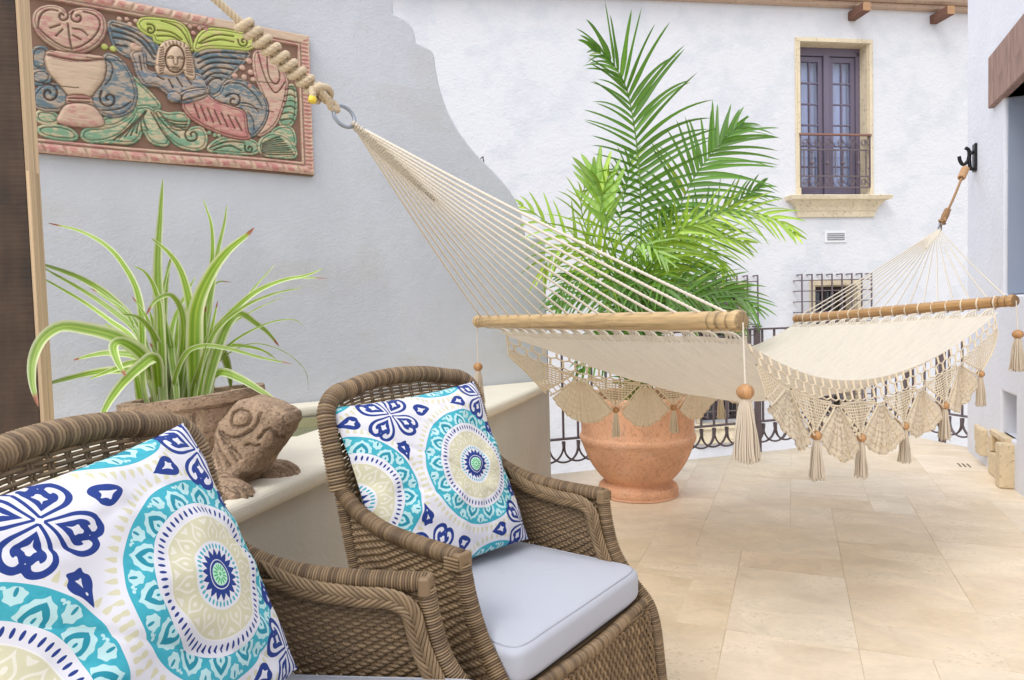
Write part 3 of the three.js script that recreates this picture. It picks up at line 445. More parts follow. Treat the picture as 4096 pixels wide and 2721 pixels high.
const GROOVES = {
  g0: [5, [249,103,311,109,366,140,392,189]],
  g1: [5, [248,125,311,127,353,155,387,208]],
  g2: [5, [251,150,302,146,337,167]],
  g3: [5, [258,176,297,174]],
  g4: [5, [538,175,574,150,627,136,744,124]],
  g5: [5, [545,196,577,171,626,157,722,149]],
  g6: [5, [552,218,581,191,625,178,700,175]],
  g7: [5, [559,239,584,211,624,199,678,200]],
  g8: [5, [566,260,588,232,623,220,657,224]],
  g9: [5, [573,281,591,252,622,242,635,249]],
  g10: [5, [368,77,383,73,393,82,394,95,386,106,376,110,369,106,368,97,372,91,377,88,381,91,381,94]],
  g11: [5, [703,74,705,91,718,98,732,93,740,82,739,70,732,64,723,66,718,73,718,79,722,82,725,81]],
  g12: [5, [203,354,193,381,200,404,218,412,237,404,245,386,242,370,231,363,220,368,215,377,217,385,222,387]],
  g13: [5, [19,358,43,354,60,369,61,392,49,411,33,417,21,408,19,394,25,382,34,379,40,383,40,389]],
  g14: [5, [645,320,665,302,688,301,702,317,700,337,687,351,671,353,662,345,663,333,669,325,677,324,680,328]],
  g15: [5, [504,457,487,477,485,500,497,515,515,515,529,503,531,488,524,477,514,476,507,483,505,490,509,494]],
  g16: [5, [715,513,712,527,717,538,728,542,738,538,743,529,742,520,737,516,731,517,727,521,726,525,729,527]],
  g17: [5, [104,82,109,94,106,108,98,118,88,121,81,117,79,109,81,101,86,96,90,96,93,99,93,102]],
  g18: [5, [125,77,117,92,116,107,123,117,134,118,143,113,148,103,147,95,143,90,137,91,134,94,133,98]],
  g19: [4, [418,54,471,58,503,94,519,137]],
  g20: [4, [400,94,449,85,490,114]],
  g21: [4, [399,116,449,103,481,120]],
  g22: [4, [549,118,603,67,687,62]],
  g23: [4, [558,117,620,83,686,86]],
  g24: [4, [13,162,16,117,48,87,76,89]],
  g25: [4, [13,162,48,201,114,228,181,175,214,110,195,76,155,75]],
  g26: [4, [105,130,108,187,114,224]],
  g27: [4, [49,156,81,138]],
  g28: [4, [66,182,88,153]],
  g29: [4, [166,161,153,142,120,144]],
  g30: [4, [144,181,119,169]],
  g31: [4, [39,252,120,264,210,238]],
  g32: [4, [94,398,162,391]],
  g33: [4, [93,410,163,404]],
  g34: [4, [234,537,294,478,350,412]],
  g35: [4, [253,529,300,473,350,412]],
  g36: [4, [273,520,307,468,350,412]],
  g37: [4, [293,512,313,463,350,412]],
  g38: [4, [312,504,320,457,350,412]],
  g39: [4, [333,496,326,452,350,412]],
  g40: [4, [353,487,333,447,350,412]],
  g41: [4, [367,416,394,471,440,534]],
  g42: [4, [382,415,410,461,466,504]],
  g43: [4, [397,413,427,450,493,474]],
  g44: [4, [403,430,444,443,494,438]],
  g45: [4, [413,441,443,455,494,449]],
  g46: [4, [423,451,443,467,493,460]],
  g47: [4, [433,462,442,479,493,471]],
  g48: [4, [783,501,831,470,860,462]],
  g49: [4, [783,507,831,479,867,471]],
  g50: [4, [782,513,830,487,874,479]],
  g51: [4, [782,518,830,496,882,488]],
  g52: [4, [782,524,829,505,889,496]],
  g53: [4, [782,530,829,513,896,505]],
  g54: [4, [781,536,829,522,903,513]],
  g55: [4, [781,541,828,531,911,522]],
  g56: [4, [781,547,828,540,918,531]],
  g57: [4, [888,252,913,237,934,251]],
  g58: [4, [884,280,912,264,933,278]],
  g59: [4, [880,307,911,291,932,305]],
  g60: [4, [876,334,909,318,931,332]],
  g61: [4, [872,361,908,345,929,360]],
  g62: [4, [868,389,907,372,928,387]],
  g63: [4, [580,534,638,499,714,503]],
  g64: [4, [592,543,646,512,699,537]],
  g65: [4, [781,108,796,193,831,265,854,276,890,218]],
  g66: [4, [818,122,815,199,846,243,871,211,863,163]],
  g67: [4, [522,366,541,423]],
  g68: [4, [548,372,568,429]],
  g69: [4, [573,378,594,434]],
  g70: [4, [599,384,621,439]],
  g71: [4, [625,391,648,445]],
  g72: [4, [651,397,676,450]],
  g73: [4, [678,403,703,456]],
  g74: [4, [434,282,449,312]],
  g75: [4, [463,269,483,303]],
  g76: [4, [501,264,517,289]],
  g77: [4, [335,207,341,260]],
  g78: [4, [393,275,417,285]],
  g79: [4, [476,360,576,318]],
  g80: [4, [481,337,476,360]],
  g81: [3, [408,164,420,158]],
  g82: [3, [407,174,421,167]],
  g83: [3, [406,183,421,176]],
  g84: [3, [405,192,422,185]],
  g85: [3, [404,201,422,194]],
  g86: [3, [402,210,423,203]],
  g87: [3, [401,219,423,212]],
  g88: [3, [402,228,422,221]],
  g89: [3, [402,237,421,230]],
  g90: [3, [403,246,420,239]],
  g91: [3, [403,255,418,248]],
  g92: [3, [404,264,417,258]],
  g93: [3, [499,150,523,141]],
  g94: [3, [499,159,523,151]],
  g95: [3, [500,168,523,161]],
  g96: [3, [500,177,523,171]],
  g97: [3, [500,186,523,181]],
  g98: [3, [500,195,523,192]],
  g99: [3, [501,204,523,202]],
  g100: [3, [501,213,523,212]],
  g101: [3, [501,222,523,222]],
  g102: [3, [502,231,523,232]],
  g103: [3, [502,241,523,242]],
  g104: [3, [502,250,523,252]],
  g105: [3, [427,139,432,154]],
  g106: [3, [441,133,445,148]],
  g107: [3, [455,127,458,143]],
  g108: [3, [469,125,470,141]],
  g109: [3, [484,126,483,142]],
  g110: [3, [498,127,495,144]],
  g111: [3, [433,199,445,190,454,195]],
  g112: [3, [433,199,445,203,454,195]],
  g113: [3, [468,193,479,185,490,190]],
  g114: [3, [468,193,478,198,490,190]],
  g115: [3, [454,198,452,221,461,224,469,218,468,196]],
  g116: [3, [449,235,460,231,472,231]],
  g117: [3, [448,239,460,240,472,236]],
  g118: [3, [449,248,460,249,470,245]],
  g119: [3, [639,272,662,255,715,254,764,293,790,347]],
  g120: [3, [707,338,744,334,775,368]],
  g121: [3, [729,374,751,390,753,447]],
  g122: [3, [219,236,244,249,243,292,215,330]],
  g123: [3, [201,428,257,422,300,382]]
};
const LEAVES = {
  l0: [0.0298, [-0.028,-0.032,0.037,-0.031,0.038,0.041,-0.033,0.266,0.038,-0.033,0.402,0.035,-0.021,0.537,0.032,-0.01,0.65,0.029]],
  l1: [0.0188, [-0.085,-0.009,0.024,-0.095,0.061,0.026,-0.105,0.221,0.001,-0.117,0.291,-0.018,-0.144,0.363,-0.035,-0.215,0.46,-0.051,-0.307,0.516,-0.067,-0.421,0.548,-0.082]],
  l2: [0.0242, [-0.082,-0.03,-0.027,-0.091,0.04,-0.03,-0.162,0.211,-0.089,-0.26,0.311,-0.132,-0.375,0.38,-0.171,-0.525,0.434,-0.207,-0.608,0.454,-0.241]],
  l3: [0.0174, [-0.071,-0.027,-0.007,-0.079,0.043,-0.008,-0.153,0.207,-0.063,-0.245,0.276,-0.103,-0.357,0.343,-0.14,-0.486,0.411,-0.174,-0.537,0.432,-0.206]],
  l4: [0.0146, [-0.052,-0.013,0.037,-0.058,0.057,0.041,-0.15,0.193,-0.031,-0.245,0.247,-0.084,-0.355,0.309,-0.133,-0.501,0.384,-0.178,-0.565,0.408,-0.222]],
  l5: [0.0371, [-0.056,-0.035,0.006,-0.063,0.035,0.007,-0.058,0.136,0.067,-0.11,0.2,0.112,-0.171,0.227,0.152,-0.214,0.235,0.189,-0.236,0.209,0.225,-0.242,0.158,0.259,-0.224,0.1,0.293,-0.19,0.04,0.325]],
  l6: [0.0347, [-0.058,-0.027,0.002,-0.065,0.043,0.002,-0.056,0.117,0.054,-0.073,0.165,0.093,-0.092,0.189,0.128,-0.095,0.182,0.161,-0.07,0.141,0.192,-0.032,0.101,0.221]],
  l7: [0.0224, [-0.03,-0.01,0.031,-0.033,0.06,0.034,-0.02,0.22,0.06,-0.013,0.296,0.078,-0.024,0.358,0.094,-0.036,0.383,0.11,-0.056,0.396,0.124]],
  l8: [0.0256, [-0.087,-0.014,-0.021,-0.096,0.056,-0.023,-0.129,0.131,-0.038,-0.229,0.152,-0.049,-0.292,0.146,-0.058,-0.355,0.132,-0.066]],
  l9: [0.0318, [-0.039,-0.032,0.035,-0.044,0.038,0.039,-0.018,0.142,0.108,-0.026,0.125,0.159,-0.048,0.087,0.205,-0.059,0.047,0.248,-0.056,0.016,0.288,-0.042,-0.006,0.327]],
  l10: [0.0227, [-0.062,-0.025,0.01,-0.069,0.045,0.011,-0.085,0.12,0.027,-0.12,0.126,0.038,-0.174,0.106,0.048,-0.232,0.084,0.058]],
  l11: [0.0265, [-0.068,-0.027,-0.002,-0.076,0.043,-0.002,-0.127,0.091,-0.057,-0.212,0.096,-0.098,-0.332,0.089,-0.134,-0.496,0.056,-0.169,-0.571,0.039,-0.201]],
  l12: [0.024, [-0.001,-0.014,0.006,-0.001,0.056,0.007,0.047,0.219,0.062,0.056,0.285,0.102,0.049,0.313,0.139,0.028,0.298,0.173,0.018,0.258,0.205]],
  l13: [0.0264, [-0.046,-0.028,-0.008,-0.052,0.042,-0.009,-0.035,0.161,0.045,-0.036,0.221,0.085,-0.05,0.255,0.12,-0.073,0.265,0.154]],
  l14: [0.0266, [-0.118,-0.056,-0.021,-0.131,0.014,-0.024,-0.136,0.062,-0.02,-0.145,0.128,-0.017]],
  l15: [0.0223, [-0.127,-0.059,-0.041,-0.141,0.011,-0.046,-0.145,0.124,-0.068,-0.153,0.23,-0.082]],
  l16: [0.0165, [-0.041,-0.025,0.019,-0.045,0.045,0.022,-0.074,0.239,0.019,-0.1,0.286,0.017,-0.123,0.318,0.015]],
  l17: [0.0272, [-0.044,-0.043,-0.013,-0.048,0.027,-0.015,-0.042,0.174,0.016,-0.041,0.275,0.04]],
  l18: [0.0273, [-0.031,-0.044,-0.018,-0.034,0.026,-0.02,-0.024,0.149,-0.005,-0.035,0.243,0.006,-0.045,0.303,0.016]],
  l19: [0.0141, [-0.041,-0.025,0.019,-0.046,0.045,0.021,-0.067,0.22,-0.023,-0.061,0.361,-0.056,-0.044,0.451,-0.085]],
  l20: [0.0184, [-0.081,0.131,0.05,-0.154,0.214,0.042,-0.193,0.242,0.035]],
  l21: [0.0141, [-0.09,-0.017,-0.043,-0.099,0.053,-0.047,-0.196,0.27,-0.084,-0.276,0.321,-0.11,-0.333,0.352,-0.133]],
  l22: [0.0423, [0.043,-0.037,0.018,0.048,0.033,0.02,0.068,0.172,0.048,0.088,0.276,0.068,0.133,0.359,0.086,0.192,0.426,0.103,0.265,0.477,0.119,0.284,0.489,0.134]],
  l23: [0.0291, [0.045,-0.028,0.017,0.05,0.042,0.019,0.064,0.172,0.042,0.064,0.294,0.058,0.048,0.388,0.073,0.022,0.436,0.087,-0.005,0.464,0.1,-0.008,0.471,0.113]],
  l24: [0.0197, [0.035,-0.034,-0.035,0.039,0.036,-0.039,0.066,0.311,-0.059,0.078,0.454,-0.073,0.071,0.537,-0.085,0.054,0.58,-0.097,0.041,0.615,-0.107]],
  l25: [0.0212, [0.044,-0.031,-0.008,0.049,0.039,-0.009,0.057,0.192,-0.036,0.072,0.31,-0.056,0.095,0.454,-0.073,0.11,0.536,-0.09,0.113,0.595,-0.106]],
  l26: [0.019, [0.032,-0.034,0.003,0.035,0.036,0.003,0.089,0.18,0.015,0.155,0.252,0.023,0.239,0.318,0.031,0.325,0.351,0.038,0.395,0.363,0.045,0.445,0.381,0.052]],
  l27: [0.0138, [0.023,-0.037,-0.025,0.025,0.033,-0.027,0.1,0.21,-0.026,0.169,0.279,-0.024,0.247,0.333,-0.022,0.328,0.357,-0.021,0.438,0.356,-0.019]],
  l28: [0.0129, [0.059,-0.032,0.042,0.065,0.038,0.047,0.125,0.207,0.043,0.209,0.277,0.04,0.286,0.31,0.036,0.381,0.33,0.033]],
  l29: [0.0084, [0.034,-0.039,-0.019,0.038,0.031,-0.021,0.111,0.205,-0.044,0.192,0.264,-0.06,0.29,0.31,-0.074]],
  l30: [0.0104, [0.061,-0.029,0.011,0.068,0.041,0.013,0.137,0.233,-0.03,0.194,0.326,-0.062,0.261,0.41,-0.091]],
  l31: [0.0274, [0.085,-0.026,0.037,0.094,0.044,0.041,0.151,0.233,0.005,0.174,0.258,-0.022,0.206,0.231,-0.046,0.234,0.201,-0.069,0.261,0.156,-0.091]],
  l32: [0.0084, [0.036,-0.036,-0.014,0.04,0.034,-0.016,0.134,0.167,-0.029,0.218,0.217,-0.038,0.277,0.236,-0.046,0.327,0.235,-0.054,0.355,0.207,-0.061]],
  l33: [0.0169, [0.042,-0.039,-0.039,0.047,0.031,-0.043,0.106,0.158,-0.073,0.165,0.158,-0.094,0.206,0.142,-0.113,0.24,0.112,-0.13]],
  l34: [0.0143, [-0.009,-0.039,0.026,-0.01,0.031,0.029,0.018,0.101,0.052,0.058,0.156,0.068,0.11,0.171,0.082,0.186,0.161,0.096,0.278,0.135,0.108,0.369,0.116,0.12]],
  l35: [0.0277, [0.048,-0.036,-0.012,0.053,0.034,-0.013,0.124,0.089,0.021,0.189,0.074,0.046,0.26,0.038,0.069,0.328,-0.001,0.091]],
  l36: [0.0334, [0.081,-0.019,0.018,0.09,0.051,0.02,0.094,0.163,-0.034,0.099,0.127,-0.075,0.096,0.076,-0.111,0.085,0.023,-0.146]],
  l37: [0.0042, [0.05,-0.033,-0.022,0.055,0.037,-0.024,0.096,0.12,-0.047,0.178,0.167,-0.063,0.244,0.157,-0.078,0.301,0.121,-0.092,0.334,0.075,-0.105,0.337,0.017,-0.117]],
  l38: [0.0273, [0.029,-0.044,-0.02,0.032,0.026,-0.022,0.069,0.17,-0.002,0.088,0.285,0.014]],
  l39: [0.0174, [0.059,-0.039,0.025,0.065,0.031,0.028,0.102,0.193,0.024,0.127,0.298,0.02]],
  l40: [0.0272, [-0.04,-0.053,-0.03,-0.044,0.017,-0.033,-0.034,0.173,0.001,-0.029,0.288,0.027]],
  l41: [0.0249, [-0.04,-0.05,-0.014,-0.045,0.02,-0.016,-0.047,0.174,0.021,-0.055,0.275,0.049]],
  l42: [0.0219, [-0.012,-0.052,-0.016,-0.013,0.018,-0.018,0.023,0.148,-0.004,0.047,0.263,0.007]],
  l43: [0.0193, [-0.056,-0.052,-0.029,-0.063,0.018,-0.032,-0.026,0.148,-0.027,-0.009,0.265,-0.022]],
  l44: [0.0214, [0.054,-0.039,0.006,0.06,0.031,0.007,0.088,0.121,-0.023,0.135,0.223,-0.045]],
  l45: [0.0227, [0.006,-0.053,-0.023,0.007,0.017,-0.026,0.037,0.101,0.001,0.057,0.181,0.022]],
  l46: [0.0181, [-0.042,-0.053,-0.034,-0.047,0.017,-0.038,-0.007,0.102,-0.003,0.039,0.209,0.024]],
  l47: [0.0188, [0.006,-0.033,0.036,0.007,0.037,0.04,-0.03,0.219,-0.024,0.025,0.379,-0.072]],
  l48: [0.0169, [0.002,-0.042,-0.031,0.003,0.028,-0.035,-0.032,0.241,-0.087,0.014,0.345,-0.124]],
  l49: [0.0142, [0.035,-0.038,0.01,0.039,0.032,0.011,0.066,0.239,-0.04,0.083,0.354,-0.078,0.117,0.357,-0.113]],
  l50: [0.0198, [-0.045,-0.05,0.002,-0.05,0.02,0.002,-0.03,0.106,0.042,-0.047,0.185,0.071]],
  l51: [0.018, [0.045,-0.04,0.032,0.05,0.03,0.035,0.091,0.106,0.076,0.129,0.178,0.105]],
  l52: [0.0234, [-0.063,-0.038,-0.018,-0.07,0.032,-0.02,-0.066,0.266,-0.051,-0.056,0.41,-0.074,-0.05,0.45,-0.094]],
  l53: [0.0191, [0.077,-0.033,0.019,0.085,0.037,0.021,0.051,0.071,-0.068,0.039,0.025,-0.135]],
  l54: [0.0155, [-0.02,-0.054,-0.033,-0.023,0.016,-0.037,0.006,0.058,-0.02,0.037,0.063,-0.006]]
};
const FRONDS = {
  tall: [32, 0.56, 0.36, 0.03, 0, [-0.04,0.0,-0.018,0.036,0.799,-0.02,0.036,1.132,0.03,0.023,1.379,0.08,-0.01,1.629,0.13,-0.068,1.861,0.18,-0.162,1.975,0.25,-0.27,2.009,0.33]],
  right: [28, 0.5, 0.46, 0.028, 0, [0.02,0.0,-0.058,0.115,0.799,-0.07,0.248,1.101,-0.12,0.406,1.402,-0.17,0.541,1.567,-0.22,0.666,1.695,-0.27,0.762,1.76,-0.32]],
  right_low: [28, 0.36, 0.34, 0.02, 0, [0.044,0.0,0.012,0.151,0.796,-0.02,0.374,1.057,-0.07,0.58,1.193,-0.17,0.728,1.285,-0.22,0.866,1.362,-0.27]],
  arch: [32, 0.22, 0.26, 0.02, 1, [0.076,0.0,0.063,0.073,0.779,0.13,0.185,1.026,0.23,0.354,1.11,0.28,0.526,1.119,0.33,0.683,1.067,0.38,0.789,0.962,0.43]],
  left_up: [22, 0.36, 0.34, 0.015, 1, [-0.06,0.0,0.022,-0.078,0.779,-0.02,-0.227,0.992,-0.07,-0.291,1.157,-0.09,-0.301,1.292,-0.07,-0.277,1.341,0.03]],
  broad: [6, 0.3, 0.3, 0.05, 2, [0.019,0.0,0.052,-0.094,0.786,0.08,-0.163,1.025,0.13,-0.216,1.252,0.15,-0.264,1.4,0.17]],
  far_left: [16, 0.38, 0.3, 0.024, 1, [0.052,0.0,-0.024,-0.077,0.786,-0.17,-0.281,0.997,-0.22,-0.465,1.138,-0.27,-0.595,1.242,-0.3,-0.678,1.296,-0.32]],
  left_back: [20, 0.36, 0.34, 0.022, 0, [-0.075,0.0,-0.052,0.011,0.801,-0.27,-0.035,1.122,-0.32,0.028,1.42,-0.37,0.073,1.619,-0.39]],
  left_mid: [20, 0.26, 0.34, 0.014, 1, [0.065,0.0,-0.037,-0.094,0.774,0.08,-0.186,0.982,0.13,-0.218,1.144,0.15,-0.186,1.321,0.18,-0.16,1.385,0.23]],
  down_left: [22, 0.28, 0.28, 0.018, 1, [-0.001,0.0,0.084,-0.081,0.739,0.13,-0.266,0.921,0.23,-0.408,0.962,0.28,-0.529,0.888,0.33,-0.574,0.784,0.35]],
  down_left2: [24, 0.26, 0.26, 0.018, 0, [0.037,0.0,0.008,-0.082,0.706,0.13,-0.262,0.796,0.18,-0.409,0.754,0.23,-0.508,0.66,0.25]],
  down_left3: [24, 0.24, 0.24, 0.02, 0, [0.037,0.0,0.032,-0.052,0.684,0.08,-0.207,0.711,0.08,-0.353,0.681,0.08,-0.477,0.617,0.08]],
  low_mid: [24, 0.26, 0.26, 0.018, 2, [-0.024,0.0,0.031,-0.024,0.746,0.18,-0.07,0.907,0.33,-0.047,0.948,0.43,0.012,0.907,0.53,0.061,0.834,0.57]],
  low_mid2: [24, 0.3, 0.28, 0.022, 1, [0.03,0.0,0.01,0.019,0.745,0.18,0.087,0.918,0.28,0.161,1.005,0.33,0.25,1.052,0.35,0.355,1.055,0.38]],
  mid_right: [26, 0.28, 0.26, 0.018, 1, [-0.054,0.0,-0.067,0.072,0.748,0.08,0.22,0.933,0.08,0.377,0.995,0.08,0.526,1.0,0.1,0.636,0.961,0.13]],
  mid_right2: [24, 0.26, 0.24, 0.016, 1, [-0.003,0.0,0.049,0.082,0.739,0.03,0.231,0.87,0.03,0.367,0.922,0.03,0.479,0.897,0.03,0.523,0.806,0.03]],
  low_right: [28, 0.3, 0.28, 0.02, 0, [-0.019,0.0,0.005,0.071,0.692,0.08,0.227,0.742,0.13,0.377,0.725,0.18,0.523,0.666,0.23,0.632,0.577,0.28]],
  low_right2: [26, 0.3, 0.28, 0.02, 0, [-0.053,0.0,-0.02,0.102,0.673,-0.07,0.287,0.703,-0.07,0.469,0.696,-0.02,0.623,0.691,0.03]],
  low_right3: [24, 0.28, 0.26, 0.02, 0, [-0.022,0.0,-0.019,0.06,0.647,0.13,0.213,0.664,0.18,0.372,0.627,0.23,0.515,0.517,0.31]],
  fill1: [22, 0.3, 0.3, 0.022, 0, [-0.027,0.0,-0.003,0.054,0.722,-0.12,0.159,0.93,-0.27,0.232,1.096,-0.37,0.321,1.249,-0.42]],
  fill2: [22, 0.28, 0.28, 0.02, 0, [-0.073,0.0,0.076,-0.056,0.691,0.23,-0.154,0.751,0.38,-0.228,0.707,0.53,-0.271,0.609,0.61]],
  fill3: [22, 0.28, 0.28, 0.02, 0, [0.011,0.0,0.08,-0.013,0.69,0.23,0.021,0.757,0.38,0.063,0.71,0.51,0.084,0.6,0.58]],
  fill4: [22, 0.26, 0.26, 0.02, 0, [0.062,0.0,0.056,-0.015,0.67,0.18,-0.051,0.782,0.33,-0.09,0.735,0.48,-0.118,0.625,0.57]],
  fill5: [20, 0.3, 0.3, 0.022, 0, [0.058,0.0,-0.003,0.106,0.689,-0.27,0.314,0.838,-0.42,0.493,0.903,-0.52,0.635,0.826,-0.57]],
  fill6: [20, 0.3, 0.3, 0.022, 0, [-0.028,0.0,0.013,0.034,0.691,-0.27,-0.112,0.849,-0.42,-0.251,0.897,-0.52,-0.377,0.826,-0.57]],
  fringe1: [16, 0.24, 0.24, 0.024, 0, [-0.033,0.0,0.015,-0.05,0.541,0.18,-0.154,0.481,0.28,-0.289,0.381,0.33,-0.378,0.259,0.35]],
  fringe2: [16, 0.24, 0.24, 0.024, 0, [-0.071,0.0,-0.02,-0.016,0.54,0.23,-0.082,0.46,0.35,-0.136,0.34,0.41]],
  fringe3: [16, 0.24, 0.24, 0.024, 0, [0.037,0.0,-0.06,-0.028,0.549,-0.07,-0.192,0.449,-0.07,-0.334,0.36,-0.07]]
};
{
  const U = 0.00118, W = 1125, Hh = 612, X0 = -125, NX = 620, NY = 336, N = (NX + 1) * (NY + 1);
  const cv = document.createElement('canvas'), SC = NX / W; cv.width = NX + 1; cv.height = NY + 1; const g = cv.getContext('2d');
  const h = new Float32Array(N), id = new Int16Array(N), col = new Float32Array(N * 3), dark = new Float32Array(N);
  const PARTS = ['panel_board', 'border'], pal = { green: [[0.58, 0.46, 0.29], [0.115, 0.31, 0.19]], blue: [[0.44, 0.34, 0.25], [0.055, 0.145, 0.195]], bluetan: [[0.46, 0.35, 0.26], [0.075, 0.15, 0.225]], lime: [[0.58, 0.48, 0.22], [0.45, 0.56, 0.10]], rose: [[0.56, 0.41, 0.29], [0.50, 0.225, 0.20]], red: [[0.54, 0.34, 0.25], [0.46, 0.16, 0.15]], tan: [[0.58, 0.43, 0.30], [0.52, 0.34, 0.25]] };
  const cover = { green: 0.48, blue: 0.50, bluetan: 0.55, lime: 0.40, rose: 0.545, red: 0.48, tan: 0.72 };
  const mix3 = (a, b, t) => [lerp(a[0], b[0], t), lerp(a[1], b[1], t), lerp(a[2], b[2], t)];
  const paint = (k, c, x, y) => { const n = 0.55 * fbm(x / 34 + 3, y / 15, 4096, 4, c.length * 13 + 5) + 0.45 * fbm(x / 16, y / 5, 4096, 3, c.length * 7 + 1), e = cover[c], t = 0.12 + 0.80 * sstep(e - 0.09, e + 0.08, n), gr = 0.80 + 0.40 * fbm(x / 60, y / 4, 4096, 3, 61); const q = mix3(pal[c][0], pal[c][1], t * 0.9); col[k * 3] = q[0] * gr; col[k * 3 + 1] = q[1] * gr; col[k * 3 + 2] = q[2] * gr; };
  const at = (k) => [X0 + (k % (NX + 1)) / SC, Math.floor(k / (NX + 1)) / SC];
  // ground and border
  for (let k = 0; k < N; k++) {
    const [x, y] = at(k), db = Math.min(y, 610 - y, 1000 - x); let z = 4, p = 0, c = 'red';
    const top = y < 300, edge = 1000 - x < Math.min(y, 610 - y);
    if (db < 54) {
      p = 1; z = 22; c = 'rose';
      if (db < 36) { // gouged scallops along top and bottom, ticks down the right edge
        const s = edge ? y : x + 30 * sin(y / 60), per = edge ? 17 : 66, q = ((s % per) + per) % per / per;
        if (edge) { z = 21 - 5 * Math.pow(sin(PI * q), 2) * sstep(2, 10, db); if (db > 8 && q > 0.25 && q < 0.75) c = 'red'; }
        else if (!(top && x > 610)) { const m = (db - 18) / 13, f = Math.abs(m) < 1 ? Math.sqrt(1 - m * m) : 0; z = 19 + 6 * f * sstep(0, 0.25, q) * sstep(1.0, 0.85, q) - 5 * sstep(0.9, 1, q); if (f > 0.4 && q > 0.2 && q < 0.6) c = 'red'; } else { z = 20; c = 'tan'; }
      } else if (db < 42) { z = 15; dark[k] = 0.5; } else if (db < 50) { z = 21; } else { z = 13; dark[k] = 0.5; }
      z *= sstep(-3, 4, db + 2);
    }
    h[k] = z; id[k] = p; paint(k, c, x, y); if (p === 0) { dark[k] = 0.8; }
  }
  const stamp = (name, c, top, rad, path) => {
    PARTS.push(name); const pi = PARTS.length - 1;
    g.fillStyle = '#000'; g.fillRect(0, 0, NX + 1, NY + 1); g.fillStyle = '#fff'; g.beginPath(); path(); g.fill(); g.strokeStyle = '#fff'; g.lineWidth = (name === 'seed_knob' || name === 'face' ? 3 : name === 'hand' ? 8 : 20) * SC; g.lineJoin = 'round'; g.stroke();
    const px = g.getImageData(0, 0, NX + 1, NY + 1).data, d = new Float32Array(N), w = NX + 1; let any = [];
    for (let k = 0; k < N; k++) { d[k] = px[k * 4] > 127 ? 1e3 : 0; if (d[k]) any.push(k); }
    for (const k of any) d[k] = Math.min(d[k], d[k - 1] + 1 || 1, d[k - w] + 1 || 1, (d[k - w - 1] ?? 0) + 1.41, (d[k - w + 1] ?? 0) + 1.41);
    for (let q = any.length - 1; q >= 0; q--) { const k = any[q]; d[k] = Math.min(d[k], (d[k + 1] ?? 0) + 1, (d[k + w] ?? 0) + 1, (d[k + w + 1] ?? 0) + 1.41, (d[k + w - 1] ?? 0) + 1.41); }
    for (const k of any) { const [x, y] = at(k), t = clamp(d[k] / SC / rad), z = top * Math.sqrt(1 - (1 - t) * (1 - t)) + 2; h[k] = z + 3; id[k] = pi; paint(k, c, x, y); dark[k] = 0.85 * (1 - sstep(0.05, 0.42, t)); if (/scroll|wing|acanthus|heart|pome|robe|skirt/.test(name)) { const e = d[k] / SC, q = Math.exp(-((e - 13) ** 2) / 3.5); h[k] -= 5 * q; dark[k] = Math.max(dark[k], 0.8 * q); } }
  };
  const poly = (p) => () => { const n = p.length / 2, X = (i) => (p[((i % n + n) % n) * 2] - X0) * SC, Y = (i) => p[((i % n + n) % n) * 2 + 1] * SC; g.moveTo((X(0) + X(1)) / 2, (Y(0) + Y(1)) / 2); for (let i = 1; i <= n; i++) g.quadraticCurveTo(X(i), Y(i), (X(i) + X(i + 1)) / 2, (Y(i) + Y(i + 1)) / 2); };
  for (const [name, c, top, rad, p] of SHAPES) stamp(name, c, top * 1.25, rad * 0.8, poly(p));
  for (const [c, x, y, r] of KNOBS) stamp('seed_knob', c, 13, r, () => g.arc((x - X0) * SC, y * SC, r * SC, 0, 7));
  // chisel grooves
  g.fillStyle = '#000'; g.fillRect(0, 0, NX + 1, NY + 1); g.strokeStyle = '#fff'; g.lineCap = 'round'; g.lineJoin = 'round';
  for (const k in GROOVES) { const [w, p] = GROOVES[k]; g.lineWidth = w * 0.95 * SC * 1.3; g.beginPath(); g.moveTo((p[0] - X0) * SC, p[1] * SC); for (let i = 2; i < p.length - 2; i += 2) g.quadraticCurveTo((p[i] - X0) * SC, p[i + 1] * SC, ((p[i] + p[i + 2]) / 2 - X0) * SC, (p[i + 1] + p[i + 3]) / 2 * SC); g.lineTo((p[p.length - 2] - X0) * SC, p[p.length - 1] * SC); g.stroke(); }
  const gv = g.getImageData(0, 0, NX + 1, NY + 1).data, blur = new Float32Array(N), w1 = NX + 1;
  for (let k = 0; k < N; k++) { let s = 0, c = 0; for (let a = -1; a <= 1; a++) for (let b = -1; b <= 1; b++) { const q = k + a * w1 + b; if (q >= 0 && q < N) { const w = a || b ? 0.6 : 1; s += gv[q * 4] * w; c += w; } } blur[k] = s / c / 255; }
  const tmp = h.slice();
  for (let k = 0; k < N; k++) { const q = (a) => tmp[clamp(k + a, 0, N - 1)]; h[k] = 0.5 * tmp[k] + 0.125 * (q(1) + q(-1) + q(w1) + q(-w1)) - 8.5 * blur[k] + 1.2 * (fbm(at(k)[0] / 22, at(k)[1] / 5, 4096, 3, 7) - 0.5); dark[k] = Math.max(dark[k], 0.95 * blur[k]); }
  // dirt, old varnish and painted-in shade darken the carved lines and gaps; the board has cracked along two glue joints
  for (let k = 0; k < N; k++) { const [x, y] = at(k); for (const yy of [352 + 6 * sin(x / 60), 236 + 5 * sin(x / 80)]) { const d = Math.abs(y - yy), on = fbm(x / 110, yy > 300 ? 3 : 9, 4096, 2, 19) > 0.47; if (d < 1.8 && on) { h[k] -= 3; dark[k] = 0.7; } } const m = 1 - 0.86 * dark[k]; for (let c = 0; c < 3; c++) col[k * 3 + c] = lerp([0.085, 0.045, 0.028][c], col[k * 3 + c], m); }
